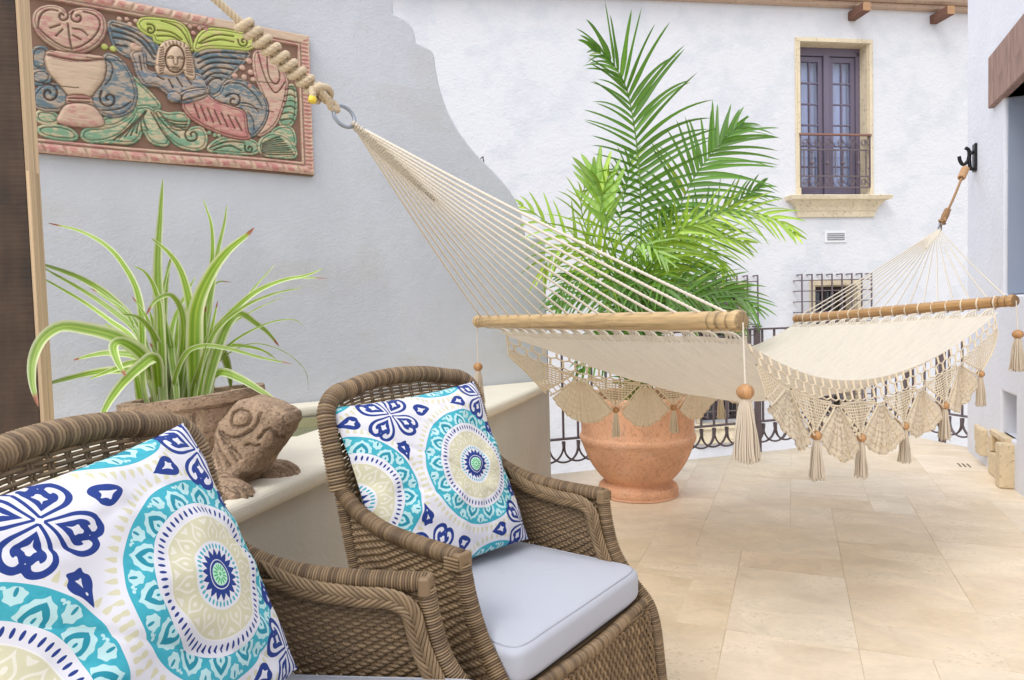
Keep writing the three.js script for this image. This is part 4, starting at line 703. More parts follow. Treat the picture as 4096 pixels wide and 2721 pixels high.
  const bend = (x) => 3 * sin((x + 100) / 190), P = (k) => { const [x, y] = at(k); return [(x - 1000) * U, -(y + (y > 300 ? bend(x) * 1.5 : 0)) * U, 0.012 + h[k] * 0.00105]; };
  const t = thing('carved_panel', 'carved wood panel in worn pink, green and blue with a winged figure and urn', 'carved panel', [-1.031, 2.568, -3.609], TL);
  const nor = new Float32Array(N * 3), all = new Float32Array(N * 3); for (let k = 0; k < N; k++) all.set(P(k), k * 3);
  for (let k = 0; k < N; k++) { const i = k % w1, j = Math.floor(k / w1), l = k - (i > 0), r = k + (i < NX), u = k - (j > 0 ? w1 : 0), d = k + (j < NY ? w1 : 0); const ax = all[r * 3] - all[l * 3], az = all[r * 3 + 2] - all[l * 3 + 2], by = all[u * 3 + 1] - all[d * 3 + 1], bz = all[u * 3 + 2] - all[d * 3 + 2]; let nx = -az * by, ny = -ax * bz, nz = ax * by; const q = Math.hypot(nx, ny, nz) || 1; nor.set([nx / q, ny / q, nz / q], k * 3); }
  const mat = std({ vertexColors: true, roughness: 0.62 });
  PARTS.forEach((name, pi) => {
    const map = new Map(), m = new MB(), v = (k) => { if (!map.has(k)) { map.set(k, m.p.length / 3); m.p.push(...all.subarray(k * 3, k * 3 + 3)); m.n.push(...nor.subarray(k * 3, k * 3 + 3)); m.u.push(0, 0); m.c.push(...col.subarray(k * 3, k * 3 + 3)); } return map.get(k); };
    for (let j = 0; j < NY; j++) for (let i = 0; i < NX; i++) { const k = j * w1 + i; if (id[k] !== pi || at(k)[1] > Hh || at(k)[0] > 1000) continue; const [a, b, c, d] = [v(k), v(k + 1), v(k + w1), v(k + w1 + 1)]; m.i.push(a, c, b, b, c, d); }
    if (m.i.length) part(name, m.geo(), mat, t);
  });
  const bk = new MB(); bk.box(-0.5 * 1.12 * 1.18 , -0.361, 0.010, 1.12 * 1.18, 0.722, 0.020, 0.003, [0.22, 0.12, 0.075]); bk.part('backing_board', mat, t);
}

// ---------------------------------------------------------------- timber post and beam at the left
{
  const t = thing('timber_post', 'dark rough-sawn timber post with a pale planed edge, at the left edge of the photo', 'post', [-1.415, 0.653, -1.995], 0.10); t.rotation.z = 0.006;
  const b = new MB(); b.box(-0.115, 1.15, -0.028, 0.25, 2.30, 0.05, 0.003); b.part('post_face', M.postDark, t, 1);
  const e = new MB(); e.box(0.0160, 1.15, -0.0295, 0.0120, 2.30, 0.052, 0.002); e.part('pale_edge', M.postPale, t, 1);
  const bm = new MB(); bm.box(-0.505, 2.385, 0.93, 0.14, 0.16, 3.1, 0.006, [1, 1, 1], [0, -0.385, 0]); bm.part('overhead_beam', M.postDark, t, 1);
}

// ---------------------------------------------------------------- wicker armchairs
const WK = (t) => { const a = [0.130, 0.080, 0.040], b = [0.34, 0.228, 0.120]; return [lerp(a[0], b[0], t), lerp(a[1], b[1], t), lerp(a[2], b[2], t)]; };
function wrapRod(mb, ctrl, r, pitch = 0.0056, flat = 1, closed = false) {
  const c = new THREE.CatmullRomCurve3(ctrl, closed, 'centripetal'), n = Math.round(c.getLength() / pitch) * 4, tone = []; for (let k = 0; k <= n / 4 + 1; k++) tone.push(WK(clamp(0.44 + 0.9 * (rnd() - 0.5))));
  const prof = [-0.0026, 0.0004, 0.0013, 0.0004]; // ripple of the wrapped cane
  mb.tube(c.getSpacedPoints(n), (i) => r + prof[i % 4], 12, { flat, col: (i) => { const q = tone[i >> 2]; return i % 4 === 0 ? [q[0] * 0.35, q[1] * 0.32, q[2] * 0.32] : q; } });
}
function weave(mb, S, rows, stakes, r, { v0 = 0, v1 = 1, seg = 5, sub = 5, gap = 0 } = {}) { // S(u, v) -> surface point; weavers along u pass in and out of the stakes
  const e = 1e-3, nrm = (u, v) => { const a = S(Math.min(1, u + e), v).sub(S(Math.max(0, u - e), v)), b = S(u, Math.min(1, v + e)).sub(S(u, Math.max(0, v - e))); return a.cross(b).normalize(); };
  const n = stakes * sub;
  for (let j = 0; j < rows; j++) {
    const v = lerp(v0, v1, (j + 0.5) / rows), c = WK(clamp(0.38 + 0.6 * (rnd() - 0.5))), pts = [];
    for (let i = 0; i <= n; i++) { const u = i / n, o = r * 1.12 * cos(PI * u * stakes + (j % 2) * PI); pts.push(S(u, clamp(v + 0.0012 * (rnd() - 0.5))).addScaledVector(nrm(u, v), o)); }
    mb.tube(pts, r, seg, { col: (i) => { const k = 1 + 0.35 * (hash(i >> 2, j, 3) - 0.5); return [c[0] * k, c[1] * k, c[2] * k]; }, cap: false });
  }
  for (let k = 0; k <= stakes; k++) for (const q of [-1, 1]) {
    const u = clamp(k / stakes + q * gap), pts = []; for (let i = 0; i <= 10; i++) pts.push(S(u, lerp(v0, v1, i / 10)));
    mb.tube(pts, r * 0.85, 4, { col: WK(0.22), cap: false });
  }
}
function braid(mb, ctrl, N, w = 0.016, pitch = 0.0125) { // two-sided plait: overlapping slanted canes
  const c = new THREE.CatmullRomCurve3(ctrl, false, 'centripetal'), L = c.getLength(), n = Math.floor(L / pitch);
  for (let k = 0; k < n; k++) for (const s of [-1, 1]) {
    const pts = [], col = WK(clamp(0.45 + 0.5 * (rnd() - 0.5)));
    for (const [a, o, h] of [[-0.2, 0.95, 0.0], [0.5, 1.0, 0.003], [1.6, 0.62, 0.0075], [2.7, 0.12, 0.0065], [3.3, -0.15, 0.002]]) { const t = clamp((k + a + (s > 0 ? 0.5 : 0)) / n), p = c.getPointAt(t), T = c.getTangentAt(t); pts.push(p.addScaledVector(T.cross(N).normalize(), s * w * o).addScaledVector(N, h)); }
    mb.tube(curve(pts, 9), 0.0036, 6, { col });
  }
}
function makeChair() {
  reseed(411);
  const t = new THREE.Group(), zU = (y) => y > 0.45 ? -0.325 - 0.245 * (y - 0.5) : lerp(-0.375, -0.3128, y / 0.45);
  const zF = (y) => y > 0.5 ? lerp(0.03, 0.003, (y - 0.5) / 0.128) : y > 0.38 ? lerp(0.125, 0.03, Math.pow((y - 0.38) / 0.12, 1.1)) : lerp(0.165, 0.125, y / 0.38);
  const rail = [[0.705, -0.372], [0.667, -0.315], [0.641, -0.23], [0.631, -0.13], [0.628, -0.05], [0.627, -0.004]];
  const yR = (z) => { for (let k = 0; k < rail.length - 1; k++) if (z <= rail[k + 1][1]) return lerp(rail[k][0], rail[k + 1][0], clamp((z - rail[k][1]) / (rail[k + 1][1] - rail[k][1]))); return 0.627; };
  let m = new MB(); const arc = []; for (let k = 0; k <= 6; k++) { const a = PI - k / 6 * PI / 2; arc.push([-0.19 + 0.074 * cos(a), 0.857 + 0.066 * sin(a)]); }
  const L = [[-0.264, 0.705], [-0.264, 0.79], ...arc, [-0.10, 0.938]], rimP = [...L, [0, 0.943], ...L.slice().reverse().map(([x, y]) => [-x, y])];
  wrapRod(m, rimP.map(([x, y]) => V(x, y, zU(y) - 0.022 * (1 - (x / 0.264) ** 2))), 0.0215, 0.0072); m.part('back_rim', M.wicker, t);
  for (const s of [-1, 1]) {
    m = new MB(); wrapRod(m, [...rail.map(([y, z], k) => V(s * (0.262 + 0.002 * k), y, z)), V(s * 0.272, 0.626, 0.004)], 0.0172, 0.0050, 1.0); // flat square end of the rail
    m.box(s * 0.272, 0.622, 0.004, 0.040, 0.036, 0.022, 0.006, WK(0.45)); for (let k = 0; k < 4; k++) m.tube([V(s * 0.272 + s * 0.0225, 0.611 + k * 0.0065, -0.022), V(s * 0.272 + s * 0.0225, 0.611 + k * 0.0065, 0.014)], 0.003, 5, { col: WK(0.5) });
    m.part('arm_rail', M.wicker, t);
    m = new MB(); wrapRod(m, [V(s * 0.272, 0.615, 0.004), V(s * 0.269, 0.55, 0.016), V(s * 0.266, 0.49, 0.036), V(s * 0.269, 0.42, 0.082), V(s * 0.275, 0.36, 0.128), V(s * 0.279, 0.2, 0.150), V(s * 0.282, 0.0, 0.165)], 0.0165, 0.0050); m.part('front_post', M.wicker, t);
    m = new MB(); wrapRod(m, [V(s * 0.258, 0.80, zU(0.80)), V(s * 0.259, 0.62, zU(0.62)), V(s * 0.262, 0.45, zU(0.45)), V(s * 0.266, 0.2, zU(0.2)), V(s * 0.268, 0.0, zU(0))], 0.0165, 0.0046); m.part('back_leg', M.wicker, t);
    m = new MB(); const S = (u, v) => { const zz = lerp(-0.315, -0.02, u), yt = yR(zz) - 0.012, y = lerp(0.07, yt, v); return V(s * (0.2665 + 0.006 * u + 0.006 * sin(PI * v)), y, lerp(zU(y) + 0.03, zF(y) - 0.010, u)); };
    weave(m, S, 80, 23, 0.0032, { gap: 0.005, sub: 4 }); m.part('woven_panel', M.wicker, t);
    m = new MB(); braid(m, [V(s * 0.251, 0.652, -0.30), V(s * 0.251, 0.621, -0.22), V(s * 0.251, 0.607, -0.12), V(s * 0.252, 0.602, -0.05), V(s * 0.252, 0.585, -0.022), V(s * 0.251, 0.52, -0.002), V(s * 0.250, 0.44, 0.035), V(s * 0.252, 0.37, 0.10)], V(-s, 0, 0)); m.part('braided_edge', M.wicker, t);
  }
  m = new MB(); weave(m, (u, v) => { const x = lerp(-0.242, 0.242, u), y = lerp(0.43, 0.897 + 0.026 * (1 - (x / 0.242) ** 4), v); return V(x, y, zU(y) - 0.022 * (1 - (x / 0.264) ** 2) + 0.002); }, 62, 14, 0.0034, { gap: 0.007 }); m.part('woven_panel', M.wicker, t);
  m = new MB(); // front apron: upright canes with the weavers running between
  weave(m, (u, v) => { const y = lerp(0.372, 0.05, u), x = lerp(-0.264, 0.264, v), q = Math.max(0, Math.abs(x) - 0.225) / 0.04; return V(x, y, zF(y) + 0.014 - 0.02 * q * q); }, 58, 22, 0.0040, { gap: 0.006, sub: 5 }); m.part('woven_apron', M.wicker, t);
  m = new MB(); wrapRod(m, [V(-0.262, 0.376, 0.118), V(0, 0.378, 0.136), V(0.262, 0.376, 0.118)], 0.013, 0.005); m.box(0, 0.37, -0.10, 0.51, 0.02, 0.42, 0.004, WK(0.3)); m.part('seat_frame', M.wicker, t);
  return t;
}
const CH2 = { p: [0.055, 0, -1.513], a: 0.914 }, CH1 = { p: [-0.202, 0, -0.915], a: 1.447 };
const chair = makeChair(); chair.name = numbered('wicker_armchair'); chair.position.set(...CH2.p); chair.rotation.y = CH2.a; scene.add(chair);
tag(chair, 'brown wicker armchair in the middle of the photo, in front of the stone basin', 'armchair', 'wicker armchairs');
{ const c = chair.clone(); c.name = numbered('wicker_armchair'); c.position.set(...CH1.p); c.rotation.y = CH1.a; scene.add(c); tag(c, 'brown wicker armchair nearest the camera, cut off at the lower left corner', 'armchair', 'wicker armchairs'); }

// seat cushions
const linen = tex(256, (u, v) => 0.5 + 0.22 * sin(u * 2 * PI * 64) + 0.22 * sin(v * 2 * PI * 64) + 0.2 * (fbm(u * 32, v * 32, 32, 2, 301) - 0.5));
M.cushion = phys({ color: C(0.46, 0.475, 0.53), roughness: 0.85, sheen: 0.2, sheenRoughness: 0.6, bumpMap: rep(linen, 1 / 0.09), bumpScale: 0.0004 });
function makeCushion() {
  const t = new THREE.Group(), sp = (x, e) => Math.sign(x) * Math.pow(Math.abs(x), e);
  const shape = (th, ph) => { const ex = 0.16, ez = 0.36, cx = sp(cos(ph), ez) * sp(cos(th), ex), cz = sp(cos(ph), ez) * sp(sin(th), ex), cy = sp(sin(ph), ez); const z = -0.104 + 0.228 * cz, x = 0.253 * cx * (1 + 0.03 * cz), y0 = 0.430 + 0.047 * cy; const r = Math.max(0, 1 - cx * cx) * Math.max(0, 1 - cz * cz); return V(x, y0 + (cy > 0 ? 0.008 * r + 0.006 * Math.sqrt(r) * (noise3(x * 11, 1, z * 11, 4) - 0.5) + 0.005 * Math.sqrt(r) * (noise3(x * 26 + z * 9, 1, z * 21, 14) - 0.5) - 0.006 * Math.exp(-((x * x + (z + 0.09) ** 2) / 0.012)) + 0.004 * Math.exp(-(((x + 0.20) ** 2 + (z - 0.05) ** 2) / 0.004)) * sin(40 * (x * 0.6 + z)) : 0), z); };
  const m = new MB(); m.grid((u, v) => shape(u * 2 * PI + PI / 4, (v - 0.5) * PI), 120, 44, { uv: (u, v, q) => [q.x, q.z], flip: true }); m.part('cushion_cover', M.cushion, t);
  for (const s of [1, -1]) { const p = new MB(), pts = []; for (let i = 0; i < 160; i++) { const q = shape(i / 160 * 2 * PI + PI / 4, s * 0.50); pts.push(q); } p.tube(pts, 0.0021, 5, { closed: true }); p.part('piping', M.cushion, t); }
  return t;
}
const cush = makeCushion(); cush.name = numbered('seat_cushion'); cush.position.set(...CH2.p); cush.rotation.y = CH2.a; scene.add(cush);
tag(cush, 'white piped seat cushion on the middle wicker armchair', 'seat cushion', 'seat cushions');
{ const c = cush.clone(); c.name = numbered('seat_cushion'); c.position.set(...CH1.p); c.rotation.y = CH1.a; scene.add(c); tag(c, 'white seat cushion on the nearest wicker armchair, mostly below the photo edge', 'seat cushion', 'seat cushions'); }

// throw pillows: the printed cloth
const print = (() => {
  const S = 2048, cv = document.createElement('canvas'); cv.width = cv.height = S; const g = cv.getContext('2d');
  const WHITE = '#eceaf0', NAVY = '#1b3a8a', TEAL = '#3fb2c4', DEEP = '#1f93a8', PALE = '#c4ebec', SAND = '#dfdab8', MINT = '#c9f0d8', GREEN = '#3fbf6a';
  g.fillStyle = WHITE; g.fillRect(0, 0, S, S); reseed(5150);
  const disc = (x, y, r, c) => { g.fillStyle = c; g.beginPath(); g.arc(x, y, r, 0, 7); g.fill(); };
  const ray = (x, y, n, f, off = 0) => { for (let k = 0; k < n; k++) { g.save(); g.translate(x, y); g.rotate((k + off) / n * 2 * PI); f(k); g.restore(); } };
  const ell = (x, y, a, b, c) => { g.fillStyle = c; g.beginPath(); g.ellipse(x, y, a, b, 0, 0, 7); g.fill(); };
  const pathF = (pts, c) => { g.fillStyle = c; g.beginPath(); const n = pts.length; g.moveTo((pts[0][0] + pts[n - 1][0]) / 2, (pts[0][1] + pts[n - 1][1]) / 2); for (let i = 0; i < n; i++) { const p = pts[i], q = pts[(i + 1) % n]; g.quadraticCurveTo(p[0], p[1], (p[0] + q[0]) / 2, (p[1] + q[1]) / 2); } g.fill(); };
  const mir = (h) => [...h, ...h.slice().reverse().map(([x, y]) => [-x, y])];
  const medallion = (x, y, R) => {
    ray(x, y, 72, () => pathF(mir([[0, -R * 1.155], [R * 0.026, -R * 1.09], [R * 0.026, -R * 1.05], [0, -R * 1.05]]), SAND));
    disc(x, y, R, TEAL);
    for (let k = 0; k < 260; k++) { const a = rnd(0, 2 * PI), q = R * rnd(0.72, 0.98); g.globalAlpha = 0.18; g.fillStyle = rnd() < 0.5 ? DEEP : '#63c6d2'; g.beginPath(); g.ellipse(x + q * cos(a), y + q * sin(a), R * rnd(0.02, 0.07), R * rnd(0.01, 0.04), rnd(0, 3), 0, 7); g.save(); g.clip(); disc(x, y, R * 0.985, g.fillStyle); g.restore(); } g.globalAlpha = 1;
    ray(x, y, 14, () => { // arched petals against the white ring
      const s = R; pathF(mir([[0, -s * 0.955], [s * 0.035, -s * 0.915], [s * 0.085, -s * 0.905], [s * 0.095, -s * 0.865], [s * 0.135, -s * 0.835], [s * 0.125, -s * 0.79], [s * 0.15, -s * 0.74]]), PALE);
      pathF(mir([[0, -s * 0.905], [s * 0.055, -s * 0.86], [s * 0.09, -s * 0.80], [s * 0.095, -s * 0.73]]), DEEP);
      pathF(mir([[0, -s * 0.845], [s * 0.025, -s * 0.815], [s * 0.055, -s * 0.79], [s * 0.05, -s * 0.73]]), PALE); ell(0, -s * 0.775, s * 0.012, s * 0.02, DEEP);
    });
    ray(x, y, 14, () => { // tulips and small bows in the outer zone
      const s = R; pathF(mir([[0, -s * 0.835], [s * 0.02, -s * 0.85], [s * 0.065, -s * 0.865], [s * 0.055, -s * 0.895], [s * 0.085, -s * 0.94], [s * 0.045, -s * 0.955], [s * 0.03, -s * 0.975]]), PALE); ell(0, -s * 0.935, s * 0.014, s * 0.035, DEEP);
    }, 0.5);
    ray(x, y, 14, () => { ell(-R * 0.02, -R * 0.955, R * 0.018, R * 0.014, PALE); ell(R * 0.02, -R * 0.955, R * 0.018, R * 0.014, PALE); ell(0, -R * 0.94, R * 0.008, R * 0.014, PALE); }, 0.26);
    disc(x, y, R * 0.745, WHITE); ray(x, y, 64, () => ell(0, -R * 0.67, R * 0.0135, R * 0.037, NAVY)); disc(x, y, R * 0.60, '#f4f2ee'); disc(x, y, R * 0.588, SAND);
    ray(x, y, 14, () => { g.strokeStyle = '#efeada'; g.lineWidth = R * 0.02; g.beginPath(); g.moveTo(-R * 0.05, -R * 0.37); g.bezierCurveTo(-R * 0.10, -R * 0.45, -R * 0.02, -R * 0.48, 0, -R * 0.55); g.bezierCurveTo(R * 0.02, -R * 0.48, R * 0.10, -R * 0.45, R * 0.05, -R * 0.37); g.stroke(); ell(0, -R * 0.435, R * 0.018, R * 0.028, '#efeada'); });
    ray(x, y, 14, () => { pathF(mir([[0, -R * 0.50], [R * 0.03, -R * 0.53], [R * 0.055, -R * 0.57], [0, -R * 0.555]]), '#efeada'); }, 0.5);
    disc(x, y, R * 0.335, WHITE); ray(x, y, 36, () => ell(0, -R * 0.285, R * 0.013, R * 0.026, '#4fb3c0'));
    ray(x, y, 18, () => pathF(mir([[0, -R * 0.26], [R * 0.032, -R * 0.2], [R * 0.04, -R * 0.14]]), NAVY)); disc(x, y, R * 0.19, NAVY); disc(x, y, R * 0.148, WHITE); disc(x, y, R * 0.138, NAVY); disc(x, y, R * 0.112, MINT);
    ray(x, y, 14, () => ell(0, -R * 0.07, R * 0.009, R * 0.032, GREEN)); disc(x, y, R * 0.018, GREEN);
  };
  const quatre = (x, y, s) => {
    const petal = () => {
      pathF(mir([[0, -s * 0.02], [s * 0.16, -s * 0.22], [s * 0.34, -s * 0.42], [s * 0.40, -s * 0.66], [s * 0.28, -s * 0.86], [s * 0.10, -s * 0.92], [0, -s * 0.84]]), NAVY);
      pathF(mir([[0, -s * 0.09], [s * 0.12, -s * 0.25], [s * 0.265, -s * 0.44], [s * 0.30, -s * 0.64], [s * 0.22, -s * 0.77], [s * 0.10, -s * 0.80], [s * 0.06, -s * 0.68], [0, -s * 0.72]]), WHITE);
      pathF(mir([[0, -s * 0.18], [s * 0.07, -s * 0.30], [s * 0.10, -s * 0.34], [s * 0.15, -s * 0.42], [s * 0.20, -s * 0.48], [s * 0.22, -s * 0.60], [s * 0.16, -s * 0.68], [s * 0.13, -s * 0.60], [s * 0.06, -s * 0.76], [0, -s * 0.70]]), NAVY);
      pathF(mir([[0, -s * 0.32], [s * 0.02, -s * 0.42], [s * 0.11, -s * 0.48], [s * 0.05, -s * 0.52], [s * 0.03, -s * 0.59]]), WHITE);
    };
    ray(x, y, 4, petal, 0.5); g.save(); g.translate(x, y); g.rotate(PI / 4); g.fillStyle = WHITE; g.fillRect(-s * 0.05, -s * 0.05, s * 0.1, s * 0.1); g.restore();
    const leaf = () => { pathF([[0, -s * 1.50], [s * 0.12, -s * 1.32], [s * 0.24, -s * 1.10], [s * 0.14, -s * 0.92], [s * 0.02, -s * 0.94], [-s * 0.14, -s * 0.90], [-s * 0.24, -s * 1.06], [-s * 0.16, -s * 1.26]], NAVY); pathF([[0, -s * 1.34], [s * 0.03, -s * 1.20], [s * 0.13, -s * 1.12], [s * 0.05, -s * 1.09], [s * 0.03, -s * 0.98], [-s * 0.02, -s * 1.07], [-s * 0.12, -s * 1.06], [-s * 0.03, -s * 1.18]], WHITE); };
    ray(x, y, 4, (k) => { if (k % 2) leaf(); else { pathF(mir([[0, -s * 1.52], [s * 0.09, -s * 1.30], [s * 0.20, -s * 1.18], [s * 0.22, -s * 1.04], [s * 0.13, -s * 0.98], [s * 0.15, -s * 0.87], [0, -s * 0.90]]), NAVY); pathF(mir([[0, -s * 1.18], [s * 0.025, -s * 1.10], [s * 0.07, -s * 1.02], [0, -s * 1.04]]), WHITE); ell(0, -s * 1.28, s * 0.02, s * 0.03, WHITE); } });
  };
  const PX = 0.75, PY = 0.79, R = 0.340 * S;
  for (let i = -1; i <= 1; i++) for (let j = -1; j <= 1; j++) medallion((0.68 + i * PX) * S, (0.505 + j * PY) * S, R);
  for (let i = -1; i <= 1; i++) for (let j = 0; j <= 1; j++) { const x = (0.262 + i * 0.69) * S, y = (0.505 + (j - 0.5) * PY) * S; quatre(x, y, 0.182 * S); }
  for (let i = -1; i <= 1; i++) for (let j = 0; j <= 1; j++) { g.save(); g.translate((0.69 + i * PX) * S, (0.505 + (j - 0.5) * PY) * S); g.fillStyle = NAVY; g.beginPath(); g.moveTo(-24, 0); g.lineTo(0, -13); g.lineTo(24, 0); g.lineTo(0, 13); g.fill(); g.restore(); }
  const t = new THREE.CanvasTexture(cv); t.colorSpace = THREE.SRGBColorSpace; t.wrapS = t.wrapT = THREE.ClampToEdgeWrapping; t.magFilter = THREE.LinearFilter; return t;
})();
M.pillow = phys({ map: print, color: C(0.87, 0.87, 0.87), roughness: 0.85, sheen: 0.2, bumpMap: rep(linen, 6), bumpScale: 0.0004 });
function makePillow(name, label, pos, rot, ks) {
  const t = thing(name, label, 'throw pillow', pos, 0, 'printed throw pillows'); t.rotation.order = 'YXZ'; t.rotation.set(rot[0], rot[1], rot[2]);
  const A = 0.45, surf = (u, v, s) => {
    const x = u * 2 - 1, y = v * 2 - 1, pinch = (q) => 1 - 0.055 * (1 - q * q), f = Math.pow(Math.max(0, (1 - x ** 4) * (1 - y ** 4)), 0.5) * (0.72 + 0.28 * (1 - x * x) * (1 - y * y));
    const wr = 0.020 * f * (noise3(x * 2.6 + ks, y * 2.6, 2, 8) - 0.5) + 0.011 * (noise3(x * 6 + ks, y * 6 + x * 2, 5, 9) - 0.5) * Math.min(1, f * 3) - 0.007 * f * Math.pow(1 - Math.abs(noise3(x * 1.7 + y * 2.2 + ks, x * 0.8 - y * 0.6, 3, 29) - 0.5) * 2, 10) + 0.005 * (noise3(x * 13 + ks, y * 9, 5, 19) - 0.5) * (1 - f * 0.7) + 0.006 * sin(9 * (x + y * 0.4) + ks) * Math.exp(-((x + 0.85) ** 2) / 0.05) * f;
    return V(x * A / 2 * pinch(y), y * A / 2 * pinch(x), s * (0.068 * f) + wr * s - 0.012 * (x * x + y * y) * 0.5);
  };
  const fr = new MB(); fr.grid((u, v) => surf(u, v, 1), 72, 72, { uv: (u, v) => [u, v] }); const m = fr.part('pillow_front', M.pillow, t);
  const bk = new MB(); bk.grid((u, v) => surf(u, v, -1), 48, 48, { uv: (u, v) => [u, v], flip: true }); bk.part('pillow_back', M.pillow, t);
}
makePillow('throw_pillow', 'square pillow with turquoise medallion print, leaning on the middle armchair', [-0.193, 0.700, -1.665], [-0.41, 0.755, 0.054], 1.3);
makePillow('throw_pillow', 'square pillow with turquoise medallion print, in the nearest armchair at lower left', [-0.502, 0.711, -0.888], [-0.391, 1.303, 0.089], 4.1);

// ---------------------------------------------------------------- stone turtle planter and its plant
function surfaceNet(sdf, lo, hi, step) { // mesh of the zero surface of a distance field
  const n = [0, 1, 2].map((k) => Math.ceil((hi[k] - lo[k]) / step) + 1), at = (i, j, k) => i + n[0] * (j + n[1] * k), F = new Float32Array(n[0] * n[1] * n[2]);
  for (let k = 0; k < n[2]; k++) for (let j = 0; j < n[1]; j++) for (let i = 0; i < n[0]; i++) F[at(i, j, k)] = sdf(lo[0] + i * step, lo[1] + j * step, lo[2] + k * step);
  const id = new Int32Array(F.length).fill(-1), pos = [], idx = [];
  const E = [[0, 1], [2, 3], [4, 5], [6, 7], [0, 2], [1, 3], [4, 6], [5, 7], [0, 4], [1, 5], [2, 6], [3, 7]];
  for (let k = 0; k < n[2] - 1; k++) for (let j = 0; j < n[1] - 1; j++) for (let i = 0; i < n[0] - 1; i++) {
    const c = []; for (let q = 0; q < 8; q++) c.push(F[at(i + (q & 1), j + ((q >> 1) & 1), k + (q >> 2))]);
    let s = [0, 0, 0], m = 0; for (const [a, b] of E) if ((c[a] < 0) !== (c[b] < 0)) { const t = c[a] / (c[a] - c[b]); m++; s[0] += lerp(a & 1, b & 1, t); s[1] += lerp((a >> 1) & 1, (b >> 1) & 1, t); s[2] += lerp(a >> 2, b >> 2, t); }
    if (m) { id[at(i, j, k)] = pos.length / 3; pos.push(lo[0] + (i + s[0] / m) * step, lo[1] + (j + s[1] / m) * step, lo[2] + (k + s[2] / m) * step); }
  }
  const quad = (a, b, c, d, f) => { if (a < 0 || b < 0 || c < 0 || d < 0) return; f ? idx.push(a, b, c, a, c, d) : idx.push(a, c, b, a, d, c); };
  for (let k = 1; k < n[2] - 1; k++) for (let j = 1; j < n[1] - 1; j++) for (let i = 1; i < n[0] - 1; i++) {
    const s = F[at(i, j, k)] < 0;
    if (s !== (F[at(i + 1, j, k)] < 0)) quad(id[at(i, j - 1, k - 1)], id[at(i, j, k - 1)], id[at(i, j, k)], id[at(i, j - 1, k)], s);
    if (s !== (F[at(i, j + 1, k)] < 0)) quad(id[at(i - 1, j, k - 1)], id[at(i - 1, j, k)], id[at(i, j, k)], id[at(i, j, k - 1)], s);
    if (s !== (F[at(i, j, k + 1)] < 0)) quad(id[at(i - 1, j - 1, k)], id[at(i, j - 1, k)], id[at(i, j, k)], id[at(i - 1, j, k)], s);
  }
  const mb = new MB(), P = new Float32Array(pos); mb.patch(P, new Float32Array(P.length / 3 * 2), new Float32Array(P.length).fill(1), idx); return mb;
}
const smin = (a, b, k) => { const h = clamp(0.5 + 0.5 * (b - a) / k); return lerp(b, a, h) - k * h * (1 - h); };
const capsule = (x, y, z, a, b, ra, rb) => { const ab = [b[0] - a[0], b[1] - a[1], b[2] - a[2]], t = clamp(((x - a[0]) * ab[0] + (y - a[1]) * ab[1] + (z - a[2]) * ab[2]) / (ab[0] ** 2 + ab[1] ** 2 + ab[2] ** 2)); return Math.hypot(x - a[0] - ab[0] * t, y - a[1] - ab[1] * t, z - a[2] - ab[2] * t) - lerp(ra, rb, t); };
